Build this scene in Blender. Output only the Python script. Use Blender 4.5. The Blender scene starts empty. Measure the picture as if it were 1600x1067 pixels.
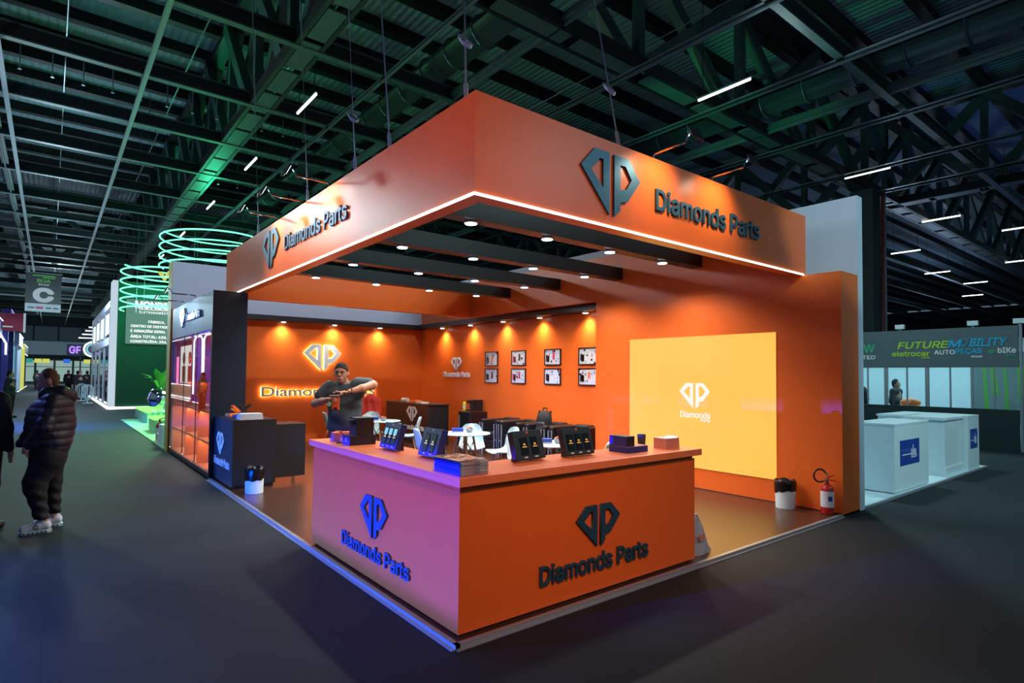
import bpy, bmesh, math, random
import numpy as np
from mathutils import Vector, Matrix, Euler
random.seed(7)
rng = np.random.default_rng(7)
SC = bpy.context.scene
COL = SC.collection
PI = math.pi

# ------------------------------------------------------------------ camera
cam_data = bpy.data.cameras.new('camera')
cam_data.sensor_width = 36.0
cam_data.lens = 903.344 / 1600 * 36.0
cam_data.shift_y = (556.61 - 533.5) / 1600
cam_data.clip_start = 0.05
cam_data.clip_end = 400
camera = bpy.data.objects.new('camera', cam_data)
COL.objects.link(camera)
_yaw, _pit, _rol = math.radians(38.61985), math.radians(1.876166), math.radians(.53079)
_f = Vector((math.sin(_yaw)*math.cos(_pit), math.cos(_yaw)*math.cos(_pit), math.sin(_pit)))
_r = Vector((math.cos(_yaw), -math.sin(_yaw), 0))
_u = _r.cross(_f)
_r2 = math.cos(_rol)*_r + math.sin(_rol)*_u
_u2 = -math.sin(_rol)*_r + math.cos(_rol)*_u
camera.matrix_world = Matrix(((_r2.x, _u2.x, -_f.x, -2.00696), (_r2.y, _u2.y, -_f.y, -3.04292), (_r2.z, _u2.z, -_f.z, 1.7), (0, 0, 0, 1)))
SC.camera = camera
YAW = -_yaw            # rotation that turns local +y along the view direction

# ------------------------------------------------------------------ exposure, world
SC.view_settings.view_transform = 'Standard'
SC.view_settings.look = 'None'
SC.view_settings.exposure = 0.0
SC.view_settings.gamma = 1.0
SC.view_settings.use_curve_mapping = False
world = bpy.data.worlds.new('hall_ambience')
SC.world = world
world.use_nodes = True
world.node_tree.nodes['Background'].inputs['Color'].default_value = (.45, .80, 1.0, 1)
world.node_tree.nodes['Background'].inputs['Strength'].default_value = 0.17
SC.cycles.use_denoising = True
SC.cycles.max_bounces = 8
SC.cycles.sample_clamp_indirect = 4.0


def srgb(r, g, b):
    o = []
    for c in (r, g, b):
        c /= 255
        o.append(c/12.92 if c <= .04045 else ((c+.055)/1.055)**2.4)
    return tuple(o)


def lamp(name, kind, loc, target, power, color, parent=None, **kw):
    d = bpy.data.lights.new(name, kind)
    d.energy = power
    d.color = color
    for k, v in kw.items():
        setattr(d, k, v)
    o = bpy.data.objects.new(name, d)
    COL.objects.link(o)
    o.location = loc
    if target is not None:
        o.rotation_euler = (Vector(target)-Vector(loc)).to_track_quat('-Z', 'Y').to_euler()
    if parent is not None:
        o.parent = parent
        o.location = Vector(loc) - wloc(parent)
    return o


def wloc(o):
    v = Vector((0, 0, 0))
    while o is not None:
        v += o.location
        o = o.parent
    return v


# unseen lamps added outside the picture: hall light and glow of the stand opposite
lamp('unseen_hall_light', 'AREA', (-3.0, -7.0, 8.6), (1.2, .5, 1.0), 30, (1.0, .46, .28), shape='DISK', size=1.2, spread=.62)  # warm lamp added to redden the counter front
lamp('unseen_hall_light', 'AREA', (8.0, -7.3, 6.9), (5.5, 0.5, 2.2), 120, (.60, .95, 1.0), shape='DISK', size=2.2)
lamp('unseen_hall_light', 'AREA', (-4.6, 16.3, 7.2), (.42, 3.0, 3.4), 260, (.85, .95, 1.0), shape='DISK', size=.7)
lamp('hall_spill_light', 'POINT', (-6.0, 10.0, 5.2), None, 380, (.60, .85, 1.0), shadow_soft_size=.4)  # point light added to lift the roof on the left
lamp('added_spotlight', 'SPOT', (2.6, 2.0, 8.6), (2.6, 11.2, 3.5), 1900, (.68, .82, 1.0), spot_size=.75, spot_blend=.6, shadow_soft_size=.1)  # spots added to brighten the partitions and the white counters
lamp('added_spotlight', 'SPOT', (4.6, -6.5, 7.6), (9.2, .3, .5), 2300, (.60, .95, 1.0), spot_size=.6, spot_blend=.6, shadow_soft_size=.3)
lamp('added_spotlight', 'SPOT', (-1.5, -6.0, 7.6), (6.16, .25, 3.62), 2600, (.60, .93, 1.0), spot_size=.20, spot_blend=.5, shadow_soft_size=.1)
lamp('added_wash_light', 'SPOT', (-4.3, 2.4, .14), (0, 2.4, .03), 3200, (.0, .12, 1.0), spot_size=1.5, spot_blend=.4, shadow_soft_size=.04)  # added spots stand in for LED glow, each aimed at one part
lamp('added_wash_light', 'SPOT', (-3.6, 6.7, 3.0), (-2.2, 4.95, .9), 150, (.10, .22, 1.0), spot_size=.56, spot_blend=.6, shadow_soft_size=.2)  # blue rim added on the man in the aisle
lamp('unseen_hall_light', 'AREA', (11.0, 3.5, 8.8), (10.5, 1.0, 0.5), 420, (.62, .95, 1.0), shape='DISK', size=1.0)
lamp('added_wash_light', 'SPOT', (-6.5, 1.5, .8), (0.06, 1.35, .62), 17000, (.03, .03, 1.0), spot_size=.62, spot_blend=.5, shadow_soft_size=.03)
lamp('added_wash_light', 'SPOT', (-4.3, 2.4, 2.3), (.42, 2.2, 3.5), 620, (.42, .22, 1.0), spot_size=1.15, spot_blend=.8, shadow_soft_size=.04)
lamp('added_wash_light', 'SPOT', (-4.3, 7.0, 1.0), (0.0, 6.5, .5), 1700, (.03, .20, 1.0), spot_size=.42, spot_blend=.7, shadow_soft_size=.3)
lamp('added_wash_light', 'SPOT', (-4.3, 9.5, 2.2), (0.0, 9.1, 2.7), 900, (.05, .25, 1.0), spot_size=.62, spot_blend=.7, shadow_soft_size=.3)
lamp('added_wash_light', 'AREA', (-4.2, 19.0, 2.6), (-2.7, 20.0, 0.0), 420, (.02, .14, 1.0), shape='RECTANGLE', size=5.0, size_y=1.2, spread=1.0)


# ------------------------------------------------------------------ materials
M = {}


def pm(name, col, rough=.5, metal=0, var=.06, scale=30, bump=0.0, bscale=None, spec=.5, emit=None, es=0, alpha=None, stretch=None, coat=0):
    """procedural material: a noise varies the base colour and the roughness a little, a second one bumps it"""
    m = bpy.data.materials.new(name)
    m.use_nodes = True
    nt = m.node_tree
    b = nt.nodes['Principled BSDF']
    c = srgb(*col) if max(col) > 1.01 else tuple(col)
    tc = nt.nodes.new('ShaderNodeTexCoord')
    vec = tc.outputs['Object']
    if stretch:
        mp = nt.nodes.new('ShaderNodeMapping')
        mp.inputs['Scale'].default_value = stretch
        nt.links.new(vec, mp.inputs['Vector'])
        vec = mp.outputs['Vector']
    n = nt.nodes.new('ShaderNodeTexNoise')
    n.inputs['Scale'].default_value = scale
    n.inputs['Detail'].default_value = 3
    nt.links.new(vec, n.inputs['Vector'])
    mx = nt.nodes.new('ShaderNodeMix')
    mx.data_type = 'RGBA'
    mx.inputs['A'].default_value = tuple(x*(1-var) for x in c)+(1,)
    mx.inputs['B'].default_value = tuple(min(1, x*(1+var)) for x in c)+(1,)
    nt.links.new(n.outputs['Fac'], mx.inputs['Factor'])
    nt.links.new(mx.outputs['Result'], b.inputs['Base Color'])
    b.inputs['Roughness'].default_value = rough
    b.inputs['Metallic'].default_value = metal
    b.inputs['Specular IOR Level'].default_value = spec
    if coat:
        b.inputs['Coat Weight'].default_value = coat
        b.inputs['Coat Roughness'].default_value = .1
    if bump:
        n2 = nt.nodes.new('ShaderNodeTexNoise')
        n2.inputs['Scale'].default_value = bscale or scale*4
        n2.inputs['Detail'].default_value = 4
        nt.links.new(vec, n2.inputs['Vector'])
        bp = nt.nodes.new('ShaderNodeBump')
        bp.inputs['Strength'].default_value = bump
        bp.inputs['Distance'].default_value = .01
        nt.links.new(n2.outputs['Fac'], bp.inputs['Height'])
        nt.links.new(bp.outputs['Normal'], b.inputs['Normal'])
    if emit is not None:
        e = srgb(*emit) if max(emit) > 1.01 else tuple(emit)
        b.inputs['Emission Color'].default_value = e+(1,)
        b.inputs['Emission Strength'].default_value = es
    M[name] = m
    return m


def em(name, col, strength):
    m = bpy.data.materials.new(name)
    m.use_nodes = True
    nt = m.node_tree
    nt.nodes.remove(nt.nodes['Principled BSDF'])
    e = nt.nodes.new('ShaderNodeEmission')
    c = srgb(*col) if max(col) > 1.01 else tuple(col)
    e.inputs['Color'].default_value = c+(1,)
    e.inputs['Strength'].default_value = strength
    nt.links.new(e.outputs[0], nt.nodes['Material Output'].inputs['Surface'])
    M[name] = m
    return m


def glass(name, tint=(1, 1, 1), rough=0.0, boost=1.0):
    m = bpy.data.materials.new(name)
    m.use_nodes = True
    nt = m.node_tree
    nt.nodes.remove(nt.nodes['Principled BSDF'])
    # Schlick reflectance from the angle of view, the same on both faces of the pane
    ge = nt.nodes.new('ShaderNodeNewGeometry')
    dt = nt.nodes.new('ShaderNodeVectorMath')
    dt.operation = 'DOT_PRODUCT'
    nt.links.new(ge.outputs['Normal'], dt.inputs[0])
    nt.links.new(ge.outputs['Incoming'], dt.inputs[1])

    def mth(op, a, b=None):
        q = nt.nodes.new('ShaderNodeMath')
        q.operation = op
        for i, v in enumerate((a, b)):
            if v is None:
                continue
            if isinstance(v, (int, float)):
                q.inputs[i].default_value = v
            else:
                nt.links.new(v, q.inputs[i])
        return q.outputs[0]
    cosv = mth('ABSOLUTE', dt.outputs['Value'])
    refl = mth('ADD', mth('MULTIPLY', mth('POWER', mth('SUBTRACT', 1.0, cosv), 5.0), .95), .04*boost)
    tr = nt.nodes.new('ShaderNodeBsdfTransparent')
    tr.inputs['Color'].default_value = tuple(tint)+(1,)
    gl = nt.nodes.new('ShaderNodeBsdfGlossy')
    gl.inputs['Roughness'].default_value = rough
    mx = nt.nodes.new('ShaderNodeMixShader')
    nt.links.new(refl, mx.inputs[0])
    nt.links.new(tr.outputs[0], mx.inputs[1])
    nt.links.new(gl.outputs[0], mx.inputs[2])
    nt.links.new(mx.outputs[0], nt.nodes['Material Output'].inputs['Surface'])
    M[name] = m
    return m


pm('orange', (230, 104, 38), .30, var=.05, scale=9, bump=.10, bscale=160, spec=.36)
pm('orange_lit', (238, 130, 80), .32, var=.05, scale=8, spec=.5)  # orange with the gloss of the lamps put into a paler colour
pm('black_lam', (26, 27, 30), .42, var=.1, scale=30, bump=.05)
pm('black_beam', (27, 30, 34), .40, var=.08)
pm('brown_lam', (52, 34, 28), .45, var=.25, scale=12, stretch=(1, 1, 6))
pm('navy_lam', (24, 36, 56), .42, var=.08, scale=20, bump=.05)
pm('white_wall', (190, 200, 216), .55, var=.03, scale=4)
pm('white_lam', (206, 222, 228), .4, var=.02, scale=5)
pm('white_plastic', (172, 198, 204), .35, var=.02)
pm('lettering_dark', (56, 94, 114), .42, .55, var=.05)  # lamp sheen on near-black letters put into the base colour
pm('lettering_white', (225, 228, 235), .45, var=.02)
pm('lettering_side', (92, 52, 34), .5)
pm('steel', (150, 155, 160), .28, 1.0, var=.08)
pm('alu', (150, 156, 166), .40, .45, var=.06, scale=40, stretch=(1, 1, 8))
pm('chrome', (215, 220, 225), .08, 1.0, var=.02)
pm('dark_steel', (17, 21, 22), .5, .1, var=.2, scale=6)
pm('green_lit_steel', (62, 84, 80), .45, .1, var=.2, scale=4)  # dark roof steel with green light put into its colour
pm('pipe_steel', (120, 135, 140), .35, .6, var=.1)
pm('duct_metal', (90, 108, 112), .38, .7, var=.15, scale=8)
pm('black_plastic', (18, 19, 22), .35, var=.1)
pm('black_rubber', (12, 12, 13), .6)
pm('leather', (20, 22, 25), .38, var=.15, scale=60, bump=.2, bscale=220)
pm('fabric_black', (24, 25, 28), .8, var=.15, scale=80, bump=.3)
pm('wood_leg', (150, 104, 62), .5, var=.2, scale=14, stretch=(6, 6, 1))
pm('liner', (10, 11, 13), .22, var=.2, scale=30, bump=.5, bscale=40)
pm('red_paint', (176, 22, 22), .28, var=.05, coat=.5)
pm('paper_white', (205, 208, 214), .6, var=.04)
pm('silver_paper', (165, 172, 182), .42, .15, var=.12, scale=14, bump=.5, bscale=12)
pm('hall_wall', (28, 36, 40), .8)
pm('grey_panel', (84, 98, 106), .6, var=.04)
pm('dark_panel', (22, 42, 46), .6, var=.06)
pm('mondial_green', (4, 74, 52), .55, var=.05)
pm('lime_floor', (150, 215, 160), .5)
pm('yellow_light_tint', (178, 176, 84), .5)  # neighbouring stand's yellow light on a white wall edge, put into the colour
pm('skin', (186, 136, 112), .5, var=.08, scale=30)
pm('skin_pale', (196, 150, 130), .5, var=.08, scale=30)
pm('hair_dark', (22, 18, 16), .9, var=.3, scale=120, bump=.6, bscale=300)
pm('hair_brown', (86, 62, 46), .6, var=.3, scale=120, bump=.6, bscale=300)
pm('tshirt', (58, 72, 76), .8, var=.08, scale=20, bump=.35, bscale=14)
pm('jeans', (44, 56, 76), .8, var=.15, scale=60, bump=.2)
pm('trousers_black', (15, 16, 20), .75, var=.12, scale=12, bump=.4, bscale=9)
pm('puffer', (28, 30, 40), .5, var=.1, scale=10, bump=.2, bscale=20)
pm('navy_cloth', (20, 24, 38), .7, var=.1, bump=.3, bscale=14)
pm('grey_cloth', (52, 56, 62), .8)
pm('red_cloth', (196, 44, 22), .7, var=.12, scale=8, bump=.5, bscale=14)
pm('cream_card', (206, 196, 164), .6)
pm('blue_box', (22, 40, 118), .4)
pm('blue_paper', (26, 66, 190), .4, var=.2, scale=40)
pm('phone_black', (8, 9, 12), .15)
pm('orange_paint', (236, 112, 40), .4)
pm('yellow_can', (210, 214, 30), .35)
pm('sticker_blue', (24, 62, 150), .4)
pm('red_sign', (196, 40, 88), .5)
pm('blue_facade', (34, 40, 150), .5)
pm('violet_facade', (92, 70, 170), .5)
pm('leaf', (60, 130, 40), .5, var=.3)
pm('purple_card', (150, 96, 120), .6, var=.1)
pm('orange_card', (222, 120, 78), .6, var=.1)
pm('pink_paper', (205, 130, 110), .6, var=.25, scale=60, stretch=(.2, .2, 60))
pm('page_edges', (150, 156, 170), .7, var=.12, scale=40, stretch=(.2, .2, 40))
em('led_white', (1.0, .95, .86), 5.0)
em('lens_white', (.80, .95, 1.0), 9.0)
em('halo', (1.0, .80, .45), 22.0)
em('tube_light', (.96, 1.0, .95), 5.0)
em('neon_green', (.16, 1.0, .50), 2.3)
em('neon_lime', (.3, 1.0, .2), 1.5)
em('neon_white', (.85, .92, 1.0), 2.5)
em('neon_pink', (1.0, .25, .6), 2.0)
em('edge_glow', (.70, .86, 1.0), .75)
em('banner_glow_white', (.50, .66, .78), .62)  # unlit print; emission stands in for light falling on it
em('banner_glow_green', (.10, .42, .12), .6)  # unlit green print, its light put in as emission
em('neon_purple', (.40, .22, 1.0), 1.6)
em('sign_white', (.9, .97, .95), 1.25)
em('sign_green', (.16, .38, .30), 0.7)
em('screen_logo', (1.0, .95, .88), 1.0)
em('flood_lens', (.85, .95, 1.0), 6.0)
em('door_glow', (.60, .92, .85), .42)
em('teal_glow', (.05, .5, .42), .6)
em('yellow_glow', (.75, .8, .15), .8)
em('blue_glow', (.05, .18, .9), .8)
em('cyan_led', (.3, .75, 1.0), .9)
em('phone_logo', (1.0, .45, .08), 1.1)
glass('clear_glass', (.93, .97, .97))
glass('cabinet_glass', (.95, .97, .98), 0.0, 1.12)


def screen_material():
    m = bpy.data.materials.new('screen_yellow')
    m.use_nodes = True
    nt = m.node_tree
    b = nt.nodes['Principled BSDF']
    b.inputs['Base Color'].default_value = (.08, .06, .04, 1)
    b.inputs['Roughness'].default_value = .35
    tc = nt.nodes.new('ShaderNodeTexCoord')
    n = nt.nodes.new('ShaderNodeTexNoise')
    n.inputs['Scale'].default_value = 1.2
    n.inputs['Detail'].default_value = 1
    r = nt.nodes.new('ShaderNodeValToRGB')
    r.color_ramp.elements[0].color = (.98, .50, .050, 1)
    r.color_ramp.elements[1].color = (1.0, .60, .095, 1)
    nt.links.new(tc.outputs['Object'], n.inputs['Vector'])
    nt.links.new(n.outputs['Fac'], r.inputs['Fac'])
    nt.links.new(r.outputs['Color'], b.inputs['Emission Color'])
    b.inputs['Emission Strength'].default_value = .96
    M['screen_yellow'] = m


def floor_material():
    m = bpy.data.materials.new('carpet')
    m.use_nodes = True
    nt = m.node_tree
    b = nt.nodes['Principled BSDF']
    tc = nt.nodes.new('ShaderNodeTexCoord')
    br = nt.nodes.new('ShaderNodeTexBrick')
    br.inputs['Scale'].default_value = .5
    br.inputs['Brick Width'].default_value = 9.0
    br.inputs['Row Height'].default_value = 1.0
    br.inputs['Mortar Size'].default_value = .002
    br.inputs['Color1'].default_value = srgb(23, 32, 38)+(1,)
    br.inputs['Color2'].default_value = srgb(26, 36, 42)+(1,)
    br.inputs['Mortar'].default_value = srgb(18, 25, 30)+(1,)
    rot = nt.nodes.new('ShaderNodeMapping')
    rot.inputs['Rotation'].default_value = (0, 0, PI/2)
    nt.links.new(tc.outputs['Object'], rot.inputs['Vector'])
    nt.links.new(rot.outputs['Vector'], br.inputs['Vector'])
    n = nt.nodes.new('ShaderNodeTexNoise')
    n.inputs['Scale'].default_value = 260
    n.inputs['Detail'].default_value = 2
    nt.links.new(tc.outputs['Object'], n.inputs['Vector'])
    n3 = nt.nodes.new('ShaderNodeTexNoise')
    n3.inputs['Scale'].default_value = .8
    nt.links.new(tc.outputs['Object'], n3.inputs['Vector'])
    mu = nt.nodes.new('ShaderNodeMix')
    mu.data_type = 'RGBA'
    mu.blend_type = 'MULTIPLY'
    mu.inputs['Factor'].default_value = .45
    nt.links.new(br.outputs['Color'], mu.inputs['A'])
    nt.links.new(n3.outputs['Fac'], mu.inputs['B'])
    nt.links.new(mu.outputs['Result'], b.inputs['Base Color'])
    b.inputs['Roughness'].default_value = .78
    b.inputs['Specular IOR Level'].default_value = .35
    bp = nt.nodes.new('ShaderNodeBump')
    bp.inputs['Strength'].default_value = .35
    bp.inputs['Distance'].default_value = .004
    nt.links.new(n.outputs['Fac'], bp.inputs['Height'])
    nt.links.new(bp.outputs['Normal'], b.inputs['Normal'])
    M['carpet'] = m


def deck_material():
    m = bpy.data.materials.new('roof_deck')
    m.use_nodes = True
    nt = m.node_tree
    b = nt.nodes['Principled BSDF']
    b.inputs['Base Color'].default_value = srgb(130, 148, 158)+(1,)
    b.inputs['Roughness'].default_value = .6
    b.inputs['Specular IOR Level'].default_value = .2
    tc = nt.nodes.new('ShaderNodeTexCoord')
    w = nt.nodes.new('ShaderNodeTexWave')
    w.bands_direction = 'X'
    w.inputs['Scale'].default_value = 1.3
    nt.links.new(tc.outputs['Object'], w.inputs['Vector'])
    bp = nt.nodes.new('ShaderNodeBump')
    bp.inputs['Strength'].default_value = .8
    bp.inputs['Distance'].default_value = .05
    nt.links.new(w.outputs['Fac'], bp.inputs['Height'])
    nt.links.new(bp.outputs['Normal'], b.inputs['Normal'])
    M['roof_deck'] = m


def cover_material():
    """printed magazine cover: blotches of warm and dark ink on white"""
    m = bpy.data.materials.new('magazine_cover')
    m.use_nodes = True
    nt = m.node_tree
    b = nt.nodes['Principled BSDF']
    tc = nt.nodes.new('ShaderNodeTexCoord')
    v = nt.nodes.new('ShaderNodeTexVoronoi')
    v.inputs['Scale'].default_value = 26
    nt.links.new(tc.outputs['Object'], v.inputs['Vector'])
    r = nt.nodes.new('ShaderNodeValToRGB')
    r.color_ramp.interpolation = 'CONSTANT'
    e = r.color_ramp.elements
    e[0].color = srgb(60, 44, 40)+(1,)
    e[1].position = .3
    e[1].color = srgb(222, 120, 50)+(1,)
    for p, c in ((.45, (225, 220, 215)), (.65, (150, 90, 70)), (.8, (235, 190, 150))):
        k = e.new(p)
        k.color = srgb(*c)+(1,)
    sep = nt.nodes.new('ShaderNodeSeparateColor')
    nt.links.new(v.outputs['Color'], sep.inputs[0])
    nt.links.new(sep.outputs[0], r.inputs['Fac'])
    nt.links.new(r.outputs['Color'], b.inputs['Base Color'])
    b.inputs['Roughness'].default_value = .3
    M['magazine_cover'] = m


screen_material(); floor_material(); deck_material(); cover_material()
pm('stand_floor', (70, 42, 30), .30, var=.25, scale=3, spec=.5, stretch=(1, 8, 1))

# ------------------------------------------------------------------ builders


def tag(o, label, cat, group=None, kind=None):
    o['label'] = label
    o['category'] = cat
    if group:
        o['group'] = group
    if kind:
        o['kind'] = kind
    return o


def thing(name, label, cat, loc=(0, 0, 0), rz=0, group=None, kind=None):
    o = bpy.data.objects.new(name, None)
    o.empty_display_size = .1
    COL.objects.link(o)
    o.location = loc
    o.rotation_euler = (0, 0, rz)
    return tag(o, label, cat, group, kind)


def link_mesh(name, me, mat, parent=None, smooth=False, bevel=0, world=False, sub=0, solid=0):
    if world and parent is not None:
        off = wloc(parent)
        me.transform(Matrix.Translation(-off))
    o = bpy.data.objects.new(name, me)
    COL.objects.link(o)
    if parent is not None:
        o.parent = parent
    if mat is not None:
        me.materials.append(M[mat] if isinstance(mat, str) else mat)
    if smooth:
        for p in me.polygons:
            p.use_smooth = True
        me.set_sharp_from_angle(angle=math.radians(40))
    if solid:
        md = o.modifiers.new('thickness', 'SOLIDIFY')
        md.thickness = solid
        md.offset = 0
    if bevel:
        md = o.modifiers.new('bevel', 'BEVEL')
        md.width = bevel
        md.segments = 2
        md.limit_method = 'ANGLE'
    if sub:
        md = o.modifiers.new('subdivide', 'SUBSURF')
        md.levels = sub
        md.render_levels = sub
    return o


def ortho(d):
    d = Vector(d).normalized()
    a = Vector((0, 0, 1)) if abs(d.z) < .95 else Vector((1, 0, 0))
    s = d.cross(a).normalized()
    return d, s, s.cross(d).normalized()


class MB:
    def __init__(s):
        s.v, s.f = [], []

    def add(s, vs, fs):
        o = len(s.v)
        s.v += [tuple(p) for p in vs]
        s.f += [tuple(i+o for i in f) for f in fs]
        return s

    def box(s, x0, x1, y0, y1, z0, z1):
        vs = [(x, y, z) for z in (z0, z1) for y in (y0, y1) for x in (x0, x1)]
        return s.add(vs, [(0, 2, 3, 1), (4, 5, 7, 6), (0, 1, 5, 4), (2, 6, 7, 3), (0, 4, 6, 2), (1, 3, 7, 5)])

    def obox(s, c, size, rot):
        """box of the given size about c, turned by the Euler angles rot"""
        R = Euler(rot).to_matrix()
        hx, hy, hz = (k/2 for k in size)
        vs = [Vector(c)+R @ Vector((x, y, z)) for z in (-hz, hz) for y in (-hy, hy) for x in (-hx, hx)]
        return s.add(vs, [(0, 2, 3, 1), (4, 5, 7, 6), (0, 1, 5, 4), (2, 6, 7, 3), (0, 4, 6, 2), (1, 3, 7, 5)])

    def bar(s, p0, p1, w, h, up=None):
        p0, p1 = Vector(p0), Vector(p1)
        d, a, b = ortho(p1-p0)
        if up is not None:
            a = d.cross(Vector(up)).normalized()
            b = a.cross(d)
        vs = []
        for p in (p0, p1):
            for sy in (-1, 1):
                for sx in (-1, 1):
                    vs.append(p+a*sx*w/2+b*sy*h/2)
        return s.add(vs, [(0, 2, 3, 1), (4, 5, 7, 6), (0, 1, 5, 4), (2, 6, 7, 3), (0, 4, 6, 2), (1, 3, 7, 5)])

    def cyl(s, p0, p1, r0, r1=None, n=14):
        r1 = r0 if r1 is None else r1
        p0, p1 = Vector(p0), Vector(p1)
        d, a, b = ortho(p1-p0)
        vs = []
        for p, r in ((p0, r0), (p1, r1)):
            for i in range(n):
                t = 2*PI*i/n
                vs.append(p+(a*math.cos(t)+b*math.sin(t))*r)
        fs = [(i, (i+1) % n, n+(i+1) % n, n+i) for i in range(n)]
        fs += [tuple(range(n-1, -1, -1)), tuple(range(n, 2*n))]
        return s.add(vs, fs)

    def tube(s, pts, r, n=8, closed=False):
        pts = [Vector(p) for p in pts]
        N = len(pts)
        rs = r if isinstance(r, (list, tuple)) else [r]*N
        vs, fs = [], []
        prev = None
        for i, p in enumerate(pts):
            if closed:
                t = pts[(i+1) % N]-pts[i-1]
            else:
                t = pts[min(i+1, N-1)]-pts[max(i-1, 0)]
            t.normalize()
            if prev is None:
                _, a, b = ortho(t)
            else:
                a = (prev-t*prev.dot(t)).normalized()
                b = t.cross(a)
            prev = a
            for k in range(n):
                q = 2*PI*k/n
                vs.append(p+(a*math.cos(q)+b*math.sin(q))*rs[i])
        for i in range(N if closed else N-1):
            j = (i+1) % N
            for k in range(n):
                fs.append((i*n+k, i*n+(k+1) % n, j*n+(k+1) % n, j*n+k))
        if not closed:
            fs += [tuple(range(n-1, -1, -1)), tuple(range((N-1)*n, N*n))]
        return s.add(vs, fs)

    def lathe(s, prof, n=24, c=(0, 0, 0), wob=None):
        vs, fs = [], []
        for j, (r, z) in enumerate(prof):
            for i in range(n):
                t = 2*PI*i/n
                rr, zz = (r, z) if wob is None else wob(r, z, t, j)
                vs.append((c[0]+rr*math.cos(t), c[1]+rr*math.sin(t), c[2]+zz))
        for j in range(len(prof)-1):
            for i in range(n):
                fs.append((j*n+i, j*n+(i+1) % n, (j+1)*n+(i+1) % n, (j+1)*n+i))
        fs.append(tuple(range(n-1, -1, -1)))
        fs.append(tuple(range((len(prof)-1)*n, len(prof)*n)))
        return s.add(vs, fs)

    def prism(s, poly, z0, z1):
        n = len(poly)
        vs = [(x, y, z0) for x, y in poly]+[(x, y, z1) for x, y in poly]
        fs = [tuple(range(n-1, -1, -1)), tuple(range(n, 2*n))]+[(i, (i+1) % n, n+(i+1) % n, n+i) for i in range(n)]
        return s.add(vs, fs)

    def xf(s, m):
        s.v = [tuple(m @ Vector(p)) for p in s.v]
        return s

    def mesh(s, name):
        me = bpy.data.meshes.new(name)
        me.from_pydata(s.v, [], s.f)
        me.update()
        return me

    def build(s, name, mat, parent=None, **kw):
        return link_mesh(name, s.mesh(name), mat, parent, **kw)


def struct(name, mb, mat, label, cat, **kw):
    o = mb.build(name, mat, None, **kw)
    return tag(o, label, cat, None, 'structure')


def dup(root, loc, rz=None, label=None, group=None):
    r = root.copy()
    COL.objects.link(r)
    r.location = loc
    if rz is not None:
        r.rotation_euler = (0, 0, rz)
    if label:
        r['label'] = label
    if group:
        r['group'] = group
    for ch in list(root.children):
        c = ch.copy()
        COL.objects.link(c)
        c.parent = r
        for g in list(ch.children):
            d = g.copy()
            COL.objects.link(d)
            d.parent = c
    return r


def curve_mesh(cu):
    o = bpy.data.objects.new('tmp', cu)
    COL.objects.link(o)
    dg = bpy.context.evaluated_depsgraph_get()
    me = bpy.data.meshes.new_from_object(o.evaluated_get(dg))
    bpy.data.objects.remove(o)
    bpy.data.curves.remove(cu)
    return me


def place_flat(me, O, R, U, width, height, shear=0):
    """fit a mesh drawn in its own x-y plane (z = thickness 0..1 of its extrusion) into a box on a wall: O lower left, R right, U up"""
    n = len(me.vertices)
    a = np.empty(n*3)
    me.vertices.foreach_get('co', a)
    a = a.reshape(n, 3)
    lo, hi = a.min(0), a.max(0)
    O, R, U = Vector(O), Vector(R).normalized(), Vector(U).normalized()
    N = R.cross(U)
    x = (a[:, 0]-lo[0])/(hi[0]-lo[0])*width
    y = (a[:, 1]-lo[1])/(hi[1]-lo[1])*height
    x = x+shear*y
    z = a[:, 2]-lo[2]
    P = np.array(O)+x[:, None]*np.array(R)+y[:, None]*np.array(U)+z[:, None]*np.array(N)
    me.vertices.foreach_set('co', P.reshape(-1))
    me.update()
    return me


try:
    FONT = bpy.data.fonts.load(bpy.utils.system_resource('DATAFILES', path='fonts')+'/Inter.woff2')
except Exception:
    FONT = None


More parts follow.
